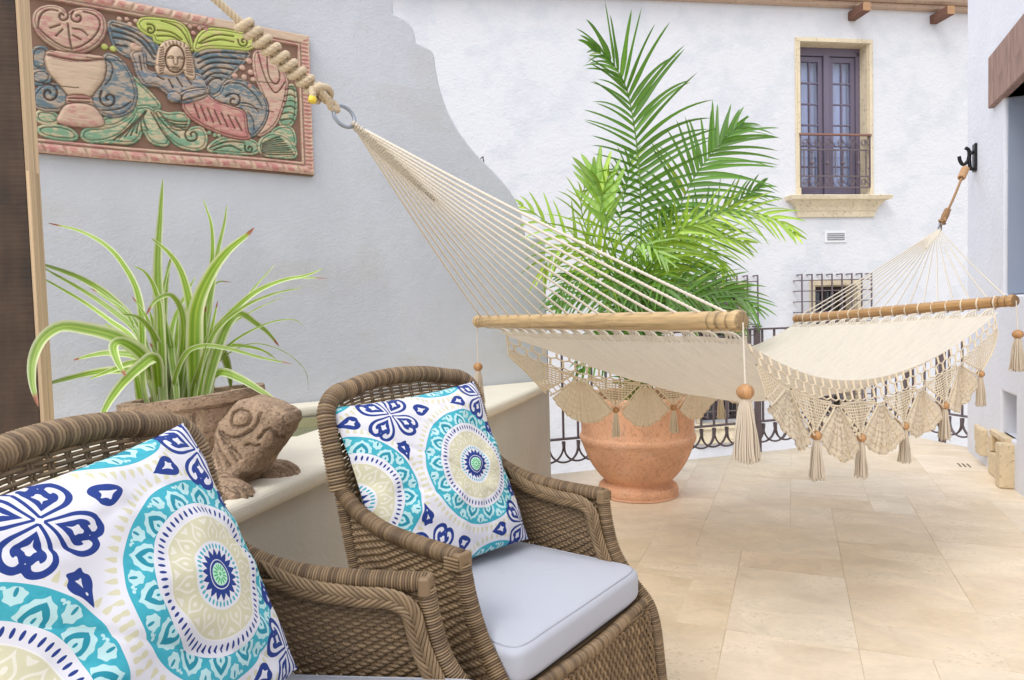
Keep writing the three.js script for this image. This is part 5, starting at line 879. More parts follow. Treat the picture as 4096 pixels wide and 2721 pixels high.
{
  const redStone = tex(512, (u, v) => { const a = fbm(u * 6, v * 6, 6, 5, 401), b = fbm(u * 50, v * 50, 50, 2, 409), p = sstep(0.66, 0.76, fbm(u * 34, v * 34, 34, 2, 419)); const m = 0.80 + 0.45 * (a - 0.5) + 0.35 * (b - 0.5) - 0.2 * p; return [m, m * 0.98, m * 0.96]; }, true);
  const stone = std({ color: C(0.43, 0.30, 0.20), map: rep(redStone, 1 / 0.22), bumpMap: rep(redStone, 1 / 0.22), bumpScale: 0.005, roughness: 0.95 });
  const B0 = [-0.93, 0.653, -1.96], t = thing('turtle_planter', 'reddish carved stone planter shaped like a turtle, standing on the basin rim', 'planter', B0);
  // local frame: the head reaches towards +x and slightly +z
  const tilt = 0.10, rimY = 0.238;
  const bowl = (x, y, z) => { const yy = y - tilt * x, r = Math.hypot(x * 0.98, z * 1.05), a = Math.atan2(z, x);
    const prof = yy < 0.15 ? lerp(0.135, 0.180, sstep(0, 0.15, yy)) : 0.180, lip = yy > 0.198 ? 0.014 * sstep(0.198, 0.208, yy) : 0;
    let d = Math.max(r - prof - lip, yy - rimY, -yy); d = Math.max(d, -Math.max(r - 0.155, 0.10 - yy));
    if (yy < 0.19) for (const q of [-0.55, 0.35, 1.1, 1.9, 2.7]) d += 0.006 * Math.exp(-(((a - q) * r) ** 2) / 0.00004); // scutes cut into the shell
    return d * 0.85; };
  const HO = [0.179, 0.116, 0.16], E1 = [0.98, 0.2], Q = 0.000239; // outline and carving are laid out in the plane of the head's side
  const OUT = [[1450, 500], [1545, 400], [1660, 275], [1750, 245], [1950, 300], [2120, 372], [2185, 430], [2192, 520], [2135, 640], [2000, 805], [1890, 935], [1800, 1075], [1600, 1110], [1420, 1100], [1385, 900], [1385, 640]].map(([a, b]) => [(a - 1500) * Q * 1.06, (780 - b) * Q]);
  const CUT = [[[1640, 470], [1665, 395], [1740, 360], [1825, 385], [1855, 450], [1820, 520], [1730, 545], [1660, 530], [1640, 470]], [[1955, 395], [1925, 500], [1850, 590], [1740, 650], [1635, 665], [1560, 640]], [[1925, 675], [1990, 590], [2050, 565], [2085, 610], [2080, 690]], [[1780, 750], [1830, 730], [1880, 760], [1930, 735]], [[1490, 600], [1580, 740], [1690, 910]], [[1425, 680], [1520, 830], [1610, 970]], [[1395, 780], [1470, 900], [1530, 1010]], [[1540, 600], [1640, 760], [1740, 880]]].map((l) => l.map(([a, b]) => [(a - 1500) * Q * 1.06, (780 - b) * Q]));
  const seg = (px, py, a, b) => { const ax = b[0] - a[0], ay = b[1] - a[1], t = clamp(((px - a[0]) * ax + (py - a[1]) * ay) / (ax * ax + ay * ay)); return Math.hypot(px - a[0] - ax * t, py - a[1] - ay * t); };
  const poly2 = (px, py) => { let d = 1, inside = false; for (let k = 0, n = OUT.length; k < n; k++) { const a = OUT[k], b = OUT[(k + 1) % n]; d = Math.min(d, seg(px, py, a, b)); if ((a[1] > py) !== (b[1] > py) && px < (b[0] - a[0]) * (py - a[1]) / (b[1] - a[1]) + a[0]) inside = !inside; } return inside ? -d : d; };
  const head = (x, y, z) => {
    const dx = x - HO[0], dz = z - HO[2], u = dx * E1[0] + dz * E1[1], w = -dx * E1[1] + dz * E1[0], v = y - HO[1], r = 0.034;
    const d2 = poly2(u, v), hw = 0.074 - 0.10 * Math.max(0, u - 0.05) * 1.2, a = Math.max(0, d2 + r), b = Math.max(0, Math.abs(w + 0.01) - hw + r); let d = Math.hypot(a, b) - r + Math.min(0, Math.max(d2 + r, Math.abs(w + 0.01) - hw + r));
    if (w > 0 && d < 0.02) { let c = 1; for (const l of CUT) for (let k = 0; k < l.length - 1; k++) c = Math.min(c, seg(u, v, l[k], l[k + 1])); d += 0.012 * Math.exp(-c * c / 0.000009); d -= 0.004 * Math.exp(-((u - 0.067) ** 2 + (v - 0.080) ** 2) / 0.00020); }
    d = smin(d, capsule(x, y, z, [0.135, 0.02, 0.13], [0.185, 0.10, 0.15], 0.062, 0.055), 0.03); d = smin(d, capsule(x, y, z, [0.14, 0.03, 0.17], [0.185, 0.02, 0.235], 0.045, 0.032), 0.03); d = smin(d, capsule(x, y, z, [0.17, 0.035, 0.10], [0.225, 0.02, 0.06], 0.045, 0.03), 0.03); return Math.max(d, -y) * 0.8; };
  const foot = (x, y, z, cx, cz, a) => { const dx = x - cx, dz = z - cz, u = dx * cos(a) + dz * sin(a), w = -dx * sin(a) + dz * cos(a); let d = Math.hypot(u / 0.072, (y + 0.004) / 0.052, w / 0.058) - 1; d *= 0.052; for (let q = -2; q <= 2; q++) d += 0.005 * Math.exp(-((w - q * 0.021) ** 2) / 0.000015) * sstep(-0.01, 0.03, u); return Math.max(d, -y); };
  const rough = (x, y, z) => 0.0035 * (noise3(x * 55, y * 55, z * 55, 3) - 0.5) + 0.002 * (noise3(x * 150, y * 150, z * 150, 5) - 0.5);
  surfaceNet((x, y, z) => bowl(x, y, z) + rough(x, y, z), [-0.23, -0.01, -0.23], [0.23, 0.29, 0.23], 0.006).part('bowl', stone, t, 1);
  surfaceNet((x, y, z) => head(x, y, z) + rough(x, y, z), [0.06, -0.01, 0.0], [0.42, 0.30, 0.30], 0.0038).part('head', stone, t, 1);
  for (const [cx, cz, a] of [[0.200, 0.262, 0.35], [0.248, 0.045, 0.10]]) surfaceNet((x, y, z) => foot(x, y, z, cx, cz, a) + rough(x, y, z), [cx - 0.13, -0.01, cz - 0.11], [cx + 0.13, 0.08, cz + 0.11], 0.0045).part('foot', stone, t, 1);
  const so = new MB(); so.grid((u, v) => { const r = 0.158 * v, a = u * 2 * PI, x = r * cos(a), z = r * sin(a); return V(x, 0.212 + tilt * x + 0.016 * (noise3(x * 60, 2, z * 60, 6) - 0.5), z); }, 40, 14); so.part('soil', std({ color: C(0.075, 0.045, 0.03), roughness: 1 }), t, 1);
}
{
  const t = thing('spider_plant', 'green and white striped spider plant growing out of the stone turtle planter', 'plant', [-0.97, 0.86, -1.97]);
  const mat = phys({ vertexColors: true, roughness: 0.42, transmission: 0.32, thickness: 0 }); reseed(99);
  const green = [0.22, 0.385, 0.022], light = [0.42, 0.58, 0.05], cream = [0.74, 0.78, 0.46], tip = [0.36, 0.12, 0.05];
  for (const k in LEAVES) {
    const [w, c] = LEAVES[k], P = []; for (let i = 0; i < c.length; i += 3) P.push(V(c[i], c[i + 1], c[i + 2]));
    const cu = new THREE.CatmullRomCurve3(P, false, 'centripetal'), n = 44, face = V(rnd(0.1, 0.6), rnd(0.15, 0.5), 0.85).normalize(), pale = rnd(0, 0.25), brown = rnd() < 0.65, str = rnd(0.8, 1.15);
    const fr = []; for (let i = 0; i <= n; i++) { const q = cu.getPointAt(i / n), T = cu.getTangentAt(i / n), S = T.clone().cross(face); if (S.lengthSq() < 0.02) S.copy(fr.length ? fr[fr.length - 1].S : V(1, 0, 0)); S.normalize(); if (fr.length && S.dot(fr[fr.length - 1].S) < 0) S.negate(); fr.push({ q, S, N: S.clone().cross(T).normalize() }); }
    const m = new MB(); m.grid((u, v) => { const f = fr[Math.round(v * n)], s = u * 2 - 1, wd = w * 0.5 * Math.pow(Math.max(0, 1 - v), 0.55) * (0.55 + 0.45 * sstep(0, 0.45, v)) * 1.45; return f.q.clone().addScaledVector(f.S, s * wd).addScaledVector(f.N, wd * 0.30 * s * s + 0.0006 * sin(v * 60) * s); }, 10, n, {
      col: (u, v) => { const s = Math.abs(u * 2 - 1); let b = s > 0.74 ? cream : s > 0.60 ? [0.42, 0.54, 0.16] : s < 0.15 ? light : s < 0.42 ? green : light; b = [lerp(b[0], 0.5, pale * 0.5) * str, lerp(b[1], 0.62, pale * 0.5) * str, lerp(b[2], 0.28, pale * 0.5) * str]; const q = brown ? sstep(0.93, 0.955, v) : 0, base = sstep(0.22, 0, v) * 0.6; return [lerp(lerp(b[0], 0.62, base), tip[0], q), lerp(lerp(b[1], 0.66, base), tip[1], q), lerp(lerp(b[2], 0.36, base), tip[2], q)]; } });
    m.part('leaf', mat, t);
  }
}

// ---------------------------------------------------------------- terracotta pot and palm
{
  const t = thing('terracotta_pot', 'big weathered terracotta urn with a raised band and ringed foot, standing on the tiled floor', 'plant pot', [0.735, 0, -4.03]);
  const clay = tex(1024, (u, v) => { const a = fbm(u * 7, v * 5, 7, 5, 501), b = fbm(u * 60, v * 40, 60, 3, 509), s = sstep(0.60, 0.72, fbm(u * 90, v * 60, 90, 2, 521)), w = sstep(0.50, 0.72, fbm(u * 4, v * 3, 4, 4, 523)); const m = 0.92 + 0.34 * (a - 0.5) + 0.2 * (b - 0.5) - 0.18 * s * (0.4 + a); return [lerp(m, m * 1.04, w), lerp(m * (0.98 - 0.06 * s), m * 1.10, w), lerp(m * (0.95 - 0.08 * s), m * 1.2, w)]; }, true);
  const mat = std({ color: C(0.78, 0.44, 0.275), map: rep(clay, 3, 2), bumpMap: rep(clay, 3, 2), bumpScale: 0.0025, roughness: 0.92 });
  const prof = [[0.0, 0.0], [0.218, 0.0], [0.232, 0.014], [0.236, 0.036], [0.229, 0.058], [0.208, 0.070], [0.194, 0.078], [0.200, 0.092], [0.228, 0.120], [0.262, 0.165], [0.290, 0.212], [0.310, 0.255], [0.323, 0.290], [0.331, 0.312], [0.338, 0.326], [0.343, 0.342], [0.341, 0.358], [0.334, 0.370], [0.331, 0.40], [0.334, 0.46], [0.336, 0.52], [0.335, 0.55], [0.342, 0.562], [0.345, 0.582], [0.334, 0.598], [0.305, 0.60], [0.288, 0.58], [0.282, 0.5], [0.280, 0.46]];
  const crv = new THREE.SplineCurve(prof.map((p) => new THREE.Vector2(...p))), lg = new THREE.LatheGeometry(crv.getPoints(150), 72);
  { const P = lg.attributes.position; for (let k = 0; k < P.count; k++) { const x = P.getX(k), y = P.getY(k), z = P.getZ(k), q = 1 + 0.010 * (noise3(x * 7, y * 7, z * 7, 11) - 0.5); P.setXYZ(k, x * q, y, z * q); } lg.computeVertexNormals(); }
  part('urn_body', lg, mat, t);
  const so = new MB(); so.grid((u, v) => { const r = 0.282 * v, a = u * 2 * PI; return V(r * cos(a), 0.485 + 0.02 * noise3(r * cos(a) * 40, 1, r * sin(a) * 40, 7), r * sin(a)); }, 36, 10); so.part('soil', std({ color: C(0.05, 0.032, 0.022), roughness: 1 }), t, 1);
}
{
  const t = thing('palm', 'bushy green areca palm with two tall feathery fronds, growing in the terracotta urn', 'palm', [0.74, 0.5, -4.03]);
  const mat = phys({ vertexColors: true, roughness: 0.42, transmission: 0.48, thickness: 0 }), stem = std({ vertexColors: true, roughness: 0.6 }); reseed(31);
  const tones = [[0.105, 0.245, 0.018], [0.30, 0.46, 0.032], [0.36, 0.57, 0.12]];
  const shown = { tall: 1, right: 1, right_low: 1, arch: 1, broad: 1, left_mid: 1 };
  for (const name in FRONDS) {
    const [n0, lr, ll, w, tone, c] = FRONDS[name], n = Math.round(n0 * (name === 'broad' ? 1 : name === 'tall' || name === 'right' ? 0.9 : 0.75)), P = []; for (let i = 0; i < c.length; i += 3) P.push(V(c[i], c[i + 1], c[i + 2]));
    const cu = new THREE.CatmullRomCurve3(P, false, 'centripetal'), pts = cu.getSpacedPoints(40), base = tones[tone];
    const rm = new MB(); rm.tube(pts, (i) => lerp(0.009, 0.0022, i / 40), 6, { col: (i) => i < 14 ? [0.26, 0.30, 0.06] : [0.17, 0.30, 0.05] });
    const fr = part('frond', rm.geo(), stem, t), lf = new MB(), start = name === 'broad' ? 0.76 : name === 'tall' || name === 'right' || name === 'left_back' ? 0.46 : name.startsWith('fringe') ? 0.15 : 0.34;
    for (let i = 0; i < n; i++) for (const s of [-1, 1]) {
      const f = (i + 0.5 + 0.3 * s * 0.5) / n, at = lerp(start, 0.995, Math.pow(f, 0.92)), p = cu.getPointAt(at), T = cu.getTangentAt(at);
      const len = (s > 0 ? lr : ll) * Math.pow(sin(PI * clamp(0.16 + 0.80 * f)), 0.55) * rnd(0.9, 1.08) * (f > 0.93 ? 0.8 : 1), S = T.clone().cross(V(0.12, 0.28, 0.95)).normalize(), N = S.clone().cross(T).normalize();
      const ang = (name === 'broad' ? lerp(0.75, 0.30, f) : lerp(1.22, 0.30, Math.pow(f, 1.3))) + rnd(-0.07, 0.07), dir = T.clone().multiplyScalar(cos(ang)).addScaledVector(S, s * sin(ang)).addScaledVector(N, rnd(0.05, 0.32)).normalize();
      const droop = rnd(0.12, 0.40) * len * (tone === 2 ? 0.4 : 1), wd = w * 1.15 * (name === 'tall' && s < 0 ? 0.6 : 1) * rnd(0.85, 1.1) * (name === 'broad' ? 1 : sstep(0, 0.25, f) * 0.4 + 0.6), k = rnd(0.75, 1.3), yel = rnd() < 0.05 ? 1 : 0, dry = rnd() < 0.10;
      const dst = shown[name] ? new MB() : lf, cross = dir.clone().cross(N).normalize(), nn = cross.clone().cross(dir).normalize(), tw = rnd(-0.5, 0.5);
      const wdir = cross.clone().multiplyScalar(cos(tw)).addScaledVector(nn, sin(tw));
      dst.grid((u, v) => { const h = u * 2 - 1, ww = wd * 0.5 * (0.55 + 0.45 * sstep(0, 0.18, v)) * Math.pow(Math.max(0, 1 - v), 0.62) * (1 + 0.1 * sin(v * 9)); return p.clone().addScaledVector(dir, len * v).add(V(0, -droop * v * v, 0)).addScaledVector(wdir, h * ww).addScaledVector(nn, Math.abs(h) * ww * 0.45); }, 2, 9, {
        col: (u, v) => { const m = k * (u > 0.4 && u < 0.6 ? 1.25 : 1), e = dry ? sstep(0.86, 0.97, v) : 0; return [lerp((base[0] + 0.12 * yel) * m, 0.35, e), lerp((base[1] + 0.10 * yel) * m, 0.17, e), lerp(base[2] * m, 0.05, e)]; } });
      if (shown[name]) part('leaflet', dst.geo(), mat, fr);
    }
    if (!shown[name]) lf.part('leaflets', mat, fr).userData.kind = 'stuff';
  }
}

// ---------------------------------------------------------------- hammock: cords, spreader bars, bed, crochet fringe, tassels
const FR = V(0.538, 1.068, -1.574), FL = V(-0.149, 1.068, -2.91), RR = V(2.088, 1.098, -2.80), RL = V(1.790, 1.018, -4.27);
const RING1 = V(-0.418, 1.620, -1.788), RING2 = V(2.703, 1.561, -4.271);
{
  const t = thing('hammock', 'cream cotton hammock with wooden spreader bars, crochet fringe and tassels, slung across the terrace', 'hammock', [0.95, 0.75, -2.75]), O = V(0.95, 0.75, -2.75), L = (v) => v.clone().sub(O);
  const put = (name, mb, mat, par = t) => { const g = mb.geo(); if (par === t) g.translate(-O.x, -O.y, -O.z); return part(name, g, mat, par); };
  reseed(808);
  // turned spreader bars with bead ends and grooves
  const bar = (A, B, mat, r0) => {
    const d = B.clone().sub(A), len = d.length(), pts = [], rad = [], n = 420;
    const turned = (s) => { const e = Math.min(s, len - s); if (e < 0.036) return r0 * (0.62 + 0.42 * Math.sqrt(Math.max(0, 1 - ((e - 0.018) / 0.018) ** 2))); if (e < 0.10) return r0 * (0.78 + 0.20 * Math.abs(sin((e - 0.036) / 0.032 * PI))); let r = r0 * (0.93 + 0.07 * sstep(0.1, 0.4, e)); for (const q of [0.33, 0.335, 0.345, 0.665, 0.655, 0.67]) r -= 0.0016 * Math.exp(-((s / len - q) ** 2) / 0.000008); return r; };
    for (let i = 0; i <= n; i++) { const x = i / n, s = (x - 0.09 * sin(2 * PI * x) / (2 * PI) * 1.5) * len; pts.push(A.clone().addScaledVector(d, s / len)); rad.push(turned(s)); }
    const m = new MB(); m.tube(pts, (i) => rad[i], 18, { col: (i) => { const q = rad[i] < r0 * 0.86 ? 0.55 : 1; return [q, q * 0.95, q * 0.9]; } }); put('spreader_bar', m, mat);
  };
  bar(FR, FL, M.bar, 0.0255); bar(RR, RL, M.barDark, 0.0255);
  // bed
  const sagP = (u) => { const x = clamp(u); return 4 * x * (1 - x) * (1.12 - 0.24 * x); };
  const inset = 0.055, dF = FL.clone().sub(FR).normalize(), dR = RL.clone().sub(RR).normalize();
  const F0 = FR.clone().addScaledVector(dF, inset), F1 = FL.clone().addScaledVector(dF, -inset), R0 = RR.clone().addScaledVector(dR, inset), R1 = RL.clone().addScaledVector(dR, -inset);
  const axis = RR.clone().add(RL).sub(FR).sub(FL).normalize();
  const bed = (u, v) => { // v: 0 near edge, 1 far edge; the cloth narrows a little between the bars
    const vv = 0.5 + (v - 0.5) * (1 - 0.10 * sin(PI * u)), a = F0.clone().lerp(F1, vv), b = R0.clone().lerp(R1, vv), p = a.lerp(b, 0.035 + 0.93 * u);
    p.y += -0.045 + 0.0 - sagP(u) * (0.185 + 0.115 * Math.pow(Math.max(0, sin(PI * v)), 0.7)) + 0.004 * sin(v * 37 + u * 4) * sin(PI * u) + 0.006 * (noise3(u * 6, v * 9, 1, 12) - 0.5); return p; };
  const wv = tex(512, (u, v) => { const a = 0.5 + 0.5 * sin(u * 2 * PI * 48 + 1.3 * sin(v * 2 * PI * 96)), b = 0.5 + 0.5 * sin(v * 2 * PI * 96); return clamp(0.35 * a + 0.35 * b + 0.3 * fbm(u * 24, v * 24, 24, 3, 601)); });
  const wc = tex(512, (u, v) => { const a = 0.90 + 0.14 * (fbm(u * 40, v * 6, 40, 3, 607) - 0.5) + 0.05 * sin(u * 2 * PI * 48) - 0.10 * sstep(0.72, 0.8, fbm(u * 64, v * 40, 64, 2, 611)); return [a, a * 0.985, a * 0.95]; }, true);
  M.bed = phys({ color: C(0.92, 0.845, 0.73), map: rep(wc, 3, 4), bumpMap: rep(wv, 3, 4), bumpScale: 0.003, roughness: 0.95, transmission: 0.40, thickness: 0, sheen: 0.2 });
  const bm = new MB(); bm.grid((u, v) => bed(v, u), 110, 120, { uv: (u, v) => [u, v] }); put('bed', bm, M.bed);
  // knotted loops tying the cloth to the bars
  const loops = (bA, bB, uEnd) => { for (let k = 0; k < 17; k++) { const v = (k + 0.5) / 17, c = bA.clone().lerp(bB, v), m = new MB(), e = uEnd ? 0.985 : 0.015;
    for (const q of [-0.022, -0.008, 0.008, 0.022]) m.tube(curve([bed(e, clamp(v + q)), bed(uEnd ? 1 : 0, clamp(v + q * 0.5)).add(V(0, 0.012, 0)), c.clone().add(V(0, -0.026, 0))], 7), 0.0032, 5);
    if (uEnd) m.tube(curve([c.clone().add(V(0, -0.03, 0)), c.clone().addScaledVector(axis, 0.027), c.clone().add(V(0, 0.027, 0)), c.clone().addScaledVector(axis, -0.027)], 16, true), 0.0036, 5, { closed: true });
    put('cloth_loop', m, M.cotton); } };
  loops(F0, F1, false); loops(R0, R1, true);
  // cords from the rings to holes in the bars: two-ply twist
  const cords = (ring, A, B, twist, axisOut) => {
    const toward = A.clone().lerp(B, 0.5).sub(ring).normalize(), a0 = A.clone().lerp(B, 0.03), b0 = A.clone().lerp(B, 0.97);
    for (let k = 0; k < 17; k++) {
      const f = k / 16, end = a0.clone().lerp(b0, f).add(V(0, 0.018, 0)), st = ring.clone().addScaledVector(toward, 0.055 + 0.17 * (1 - Math.abs(f - 0.5) * 2) * 0.9).addScaledVector(B.clone().sub(A).normalize(), (f - 0.5) * 0.055);
      const len = st.distanceTo(end), n = Math.round(len / (twist ? 0.0022 : 0.03)), pts = []; for (let i = 0; i <= n; i++) { const q = i / n, p = st.clone().lerp(end, q); p.y -= 0.010 * sin(PI * q); pts.push(p); }
      const m = new MB(), r = 0.0036; m.tube(pts, twist ? (i, A2) => r * (0.80 + 0.32 * Math.abs(cos(A2 - i * 0.0022 / 0.0115 * PI))) : r, twist ? 8 : 6); put('cord', m, M.cotton);
      const hole = new MB(); hole.add(new THREE.SphereGeometry(0.0058, 8, 6), { pos: [end.x, end.y + 0.0035, end.z], scale: [1, 0.6, 1] }); put('cord_hole', hole, std0);
    }
    // woven clew just below the ring
    const side = B.clone().sub(A).normalize(), up = toward.clone().cross(side).normalize(), m = new MB();
    for (let j = 0; j < 40; j++) { const q = j / 39, w = lerp(0.014, 0.030, Math.min(1, q * 3)) * (q > 0.33 ? 1 - (q - 0.33) * 1.15 : 1), c = ring.clone().addScaledVector(toward, 0.022 + 0.30 * q), pts = []; for (let i = 0; i <= 10; i++) { const s = i / 5 - 1; pts.push(c.clone().addScaledVector(side, s * w).addScaledVector(up, 0.004 * (i % 2 ? 1 : -1) * (j % 2 ? 1 : -1))); } m.tube(pts, 0.0042, 5); }
    put('clew', m, M.cotton);
    const rg = new MB(), pts = []; for (let i = 0; i < 40; i++) { const a = i / 40 * 2 * PI; pts.push(ring.clone().addScaledVector(toward, 0.031 * cos(a) - 0.006).addScaledVector(up.clone().multiplyScalar(0.9).addScaledVector(side, 0.44), 0.031 * sin(a))); } rg.tube(pts, 0.0052, 9, { closed: true }); put('ring', rg, M.ring);
  };
  const std0 = std({ color: C(0.16, 0.09, 0.045), roughness: 1 });
  cords(RING1, FR, FL, true); cords(RING2, RR, RL, false);
  // tassels
  const tassel = (p, len, rb, strands, spread, cordTop, col = M.tassel) => {
    const g = new THREE.Group(); g.name = 'tassel'; g.position.copy(L(p)); t.add(g);
    const b = new MB(); b.add(new THREE.SphereGeometry(rb, 20, 14), { scale: [1, 0.92, 1] }); b.part('bead', M.beadWood, g);
    const s = new MB(); for (let k = 0; k < strands; k++) { const a = rnd(0, 2 * PI), q = Math.sqrt(rnd()), x = cos(a) * q, z = sin(a) * q, l = len * rnd(0.92, 1.03), pts = []; for (let i = 0; i <= 8; i++) { const v = i / 8, w = lerp(0.45, spread, Math.pow(v, 0.7)) * rb * (1 + 0.06 * sin(v * 9 + a * 3)); pts.push(V(x * w, -rb * 0.6 - l * v, z * w)); } s.tube(pts, 0.0017, 4, { cap: false }); } s.part('strands', col, g);
    if (cordTop) { const c = new MB(), d = cordTop.clone().sub(p), pts = []; for (let i = 0; i <= 60; i++) pts.push(d.clone().multiplyScalar(i / 60).add(V(0, rb * 0.7 * (1 - i / 60), 0))); c.tube(pts, (i, A) => 0.0022 * (0.8 + 0.3 * Math.abs(cos(A - i * 0.8))), 6); c.part('tassel_cord', M.cotton, g); }
  };
  tassel(V(0.541, 0.902, -1.572), 0.150, 0.0205, 150, 1.55, FR.clone().add(V(0, -0.004, 0.0)));
  tassel(V(-0.150, 0.872, -2.915), 0.140, 0.0205, 80, 1.4, FL);
  tassel(V(2.092, 0.958, -2.795), 0.140, 0.0205, 90, 1.5, RR);
  tassel(V(1.792, 0.86, -4.272), 0.140, 0.0205, 50, 1.5, RL);
  // crochet fringe along both long edges: five shells a side, net, ladders and tassels between
  M.shell = phys({ color: C(0.97, 0.84, 0.63), roughness: 0.98, transmission: 0.45, thickness: 0, bumpMap: rep(wv, 1.2, 2), bumpScale: 0.0012 });
  const fringe = (vEdge, H, units, out, u0, u1, pre, post) => {
    const E = (a) => bed(clamp(lerp(u0, u1, a / units), 0.004, 0.996), vEdge), lo = -pre, hi = units + post;
    const F = (a, b) => { const m = (lo + hi) / 2, hw = (hi - lo) / 2, aa = clamp(m + (a - m) * (1 - 0.05 * b), lo, hi), p = E(aa), en = 1 - 0.30 * Math.pow(Math.abs(aa - m) / hw, 4); p.y -= H * b * en; p.addScaledVector(out, 0.03 * sin(b * 1.6) + 0.010 * sin(a * 5.1) * b + 0.006 * sin(a * 13 + b * 3) * b); return p; };
    const K0 = vEdge ? 1.75 : 1.35, T = (m, ab, r, n = 4) => { const pts = []; for (let i = 0; i < ab.length - 1; i++) for (let q = 0; q < n; q++) pts.push(F(lerp(ab[i][0], ab[i + 1][0], q / n), lerp(ab[i][1], ab[i + 1][1], q / n))); pts.push(F(...ab[ab.length - 1])); m.tube(pts, r * K0, 4, { cap: false }); };
    const hexes = (m, a0, a1) => { const K = Math.max(1, Math.round((a1 - a0) * 6)), h = (a1 - a0) / K / 2; for (let k = 0; k < K; k++) { const a = a0 + k * 2 * h; T(m, [[a, 0], [a, 0.105]], 0.0030, 2); T(m, [[a, 0.105], [a + h, 0.135], [a + 2 * h, 0.105]], 0.0020, 2); T(m, [[a + h, 0.135], [a + h, 0.235]], 0.0030, 2); T(m, [[a, 0.262], [a + h, 0.235], [a + 2 * h, 0.262]], 0.0020, 2); } };
    for (const [a0, a1] of [[lo, 0], [units, hi]]) if (a1 - a0 > 0.05) { // plain net at the ends
      const m = new MB(), sg = a0 < 0 ? 1 : -1, len = a1 - a0; hexes(m, a0, a1);
      const far = (a) => 0.36 + 0.36 * (sg > 0 ? (a - a0) / len : (a1 - a) / len), c = (x) => (sg > 0 ? a0 + x * len : a1 - x * len);
      for (let b = 0.285; b < 0.72; b += 0.034) { const x = clamp((b - 0.36) / 0.36); T(m, [[c(x), b], [c((x + 1) / 2), b], [c(1), b]], 0.0017, 2); }
      for (let k = 0; k <= Math.round(len * 22); k++) { const a = lerp(a0, a1, k / Math.round(len * 22)); T(m, [[a, 0.262], [a, far(a)]], 0.0016, 4); }
      T(m, [[c(0), 0.0], [c(0), 0.36], [c(1), 0.72]], 0.0028, 6); put('lace_net', m, M.lace).userData.kind = 'stuff';
    }
    for (let s = 0; s < units; s++) {
      const net = new MB(); hexes(net, s, s + 1);
      T(net, Array.from({ length: 25 }, (_, i) => [s + i / 24, 0.275 + 0.05 * Math.pow(Math.abs(sin(PI * (i / 24))), 2)]), 0.0022, 1);
      const halfW = (b) => 0.40 * (1 - (b - 0.27) / 0.40); // net triangles hanging to each tassel
      for (const q of [0, 1]) { const c = s + q, sg = q ? -1 : 1;
        for (let b = 0.285; b < 0.66; b += 0.036) { const w = halfW(b); if (w > 0.01) T(net, [[c, b], [c + sg * w * 0.5, b], [c + sg * w, b]], 0.0017, 2); }
        for (let a = 0; a < 0.40; a += 0.050) { const b1 = 0.27 + 0.40 * (1 - a / 0.40); T(net, [[c + sg * a, 0.275], [c + sg * a * 0.97, b1]], 0.0016, 3); }
        T(net, [[c + sg * 0.40, 0.285], [c, 0.67]], 0.0026, 5); T(net, [[c + sg * 0.455, 0.33], [c + sg * 0.055, 0.735]], 0.0026, 5);
        for (let k = 0; k < 6; k++) { const f = (k + 0.5) / 6; T(net, [[c + sg * lerp(0.40, 0, f), lerp(0.285, 0.67, f)], [c + sg * lerp(0.455, 0.055, f), lerp(0.33, 0.735, f)]], 0.0018, 2); }
      }
      put('lace_net', net, M.lace).userData.kind = 'stuff';
      const sh = new MB(), G = (x, y) => { const q = x * 2 - 1, bt = 0.975 - 0.235 * q * q + 0.018 * Math.abs(sin(q * 5.5 * PI)), bb = lerp(0.335, bt, y), p = F(s + 0.5 + q * 0.425 * Math.pow(y, 0.85), bb); return p.addScaledVector(out, 0.0050 * cos(q * 5 * PI) * y + 0.0014 * sin(y * 60) * y + 0.012 * (noise3(q * 2 + s * 7, y * 2, vEdge * 5, 15) - 0.5) * y); };
      sh.grid(G, 48, 36, { uv: (u, v) => [u, v] }); for (let k = 0; k < 13; k++) { const pts = []; for (let i = 1; i <= 14; i++) pts.push(G(k / 12, i / 14)); sh.tube(pts, 0.0018, 4, { cap: false }); }
      for (let k = 2; k < 14; k += 2) { const pts = []; for (let i = 0; i <= 20; i++) pts.push(G(i / 20, k / 14)); sh.tube(pts, 0.0016, 4, { cap: false }); }
      const ed = []; for (let i = 0; i <= 66; i++) { const p = G(i / 66, 1); p.y -= 0.004 * Math.abs(sin(i / 66 * PI * 22)); ed.push(p); } sh.tube(ed, 0.0026, 5);
      put('crochet_shell', sh, M.shell);
    }
    for (let s = pre > 0.2 ? 1 : 0; s <= units; s++) if (s > 0) tassel(F(s, 0.73), 0.118, vEdge ? 0.0160 : 0.0150, 64, 1.45, null, vEdge ? M.lace : M.tassel);  // far tassels paler, near ones darker: the light difference is put into the colour
  };
  const nearOut = V(0.50, 0, 0.62).normalize();
  fringe(0.0, 0.250, 5, nearOut, 0.018, 0.893, 0, 0.5); fringe(1.0, 0.315, 4, nearOut.clone().negate(), 0.105, 0.87, 0.45, 0.5);
}
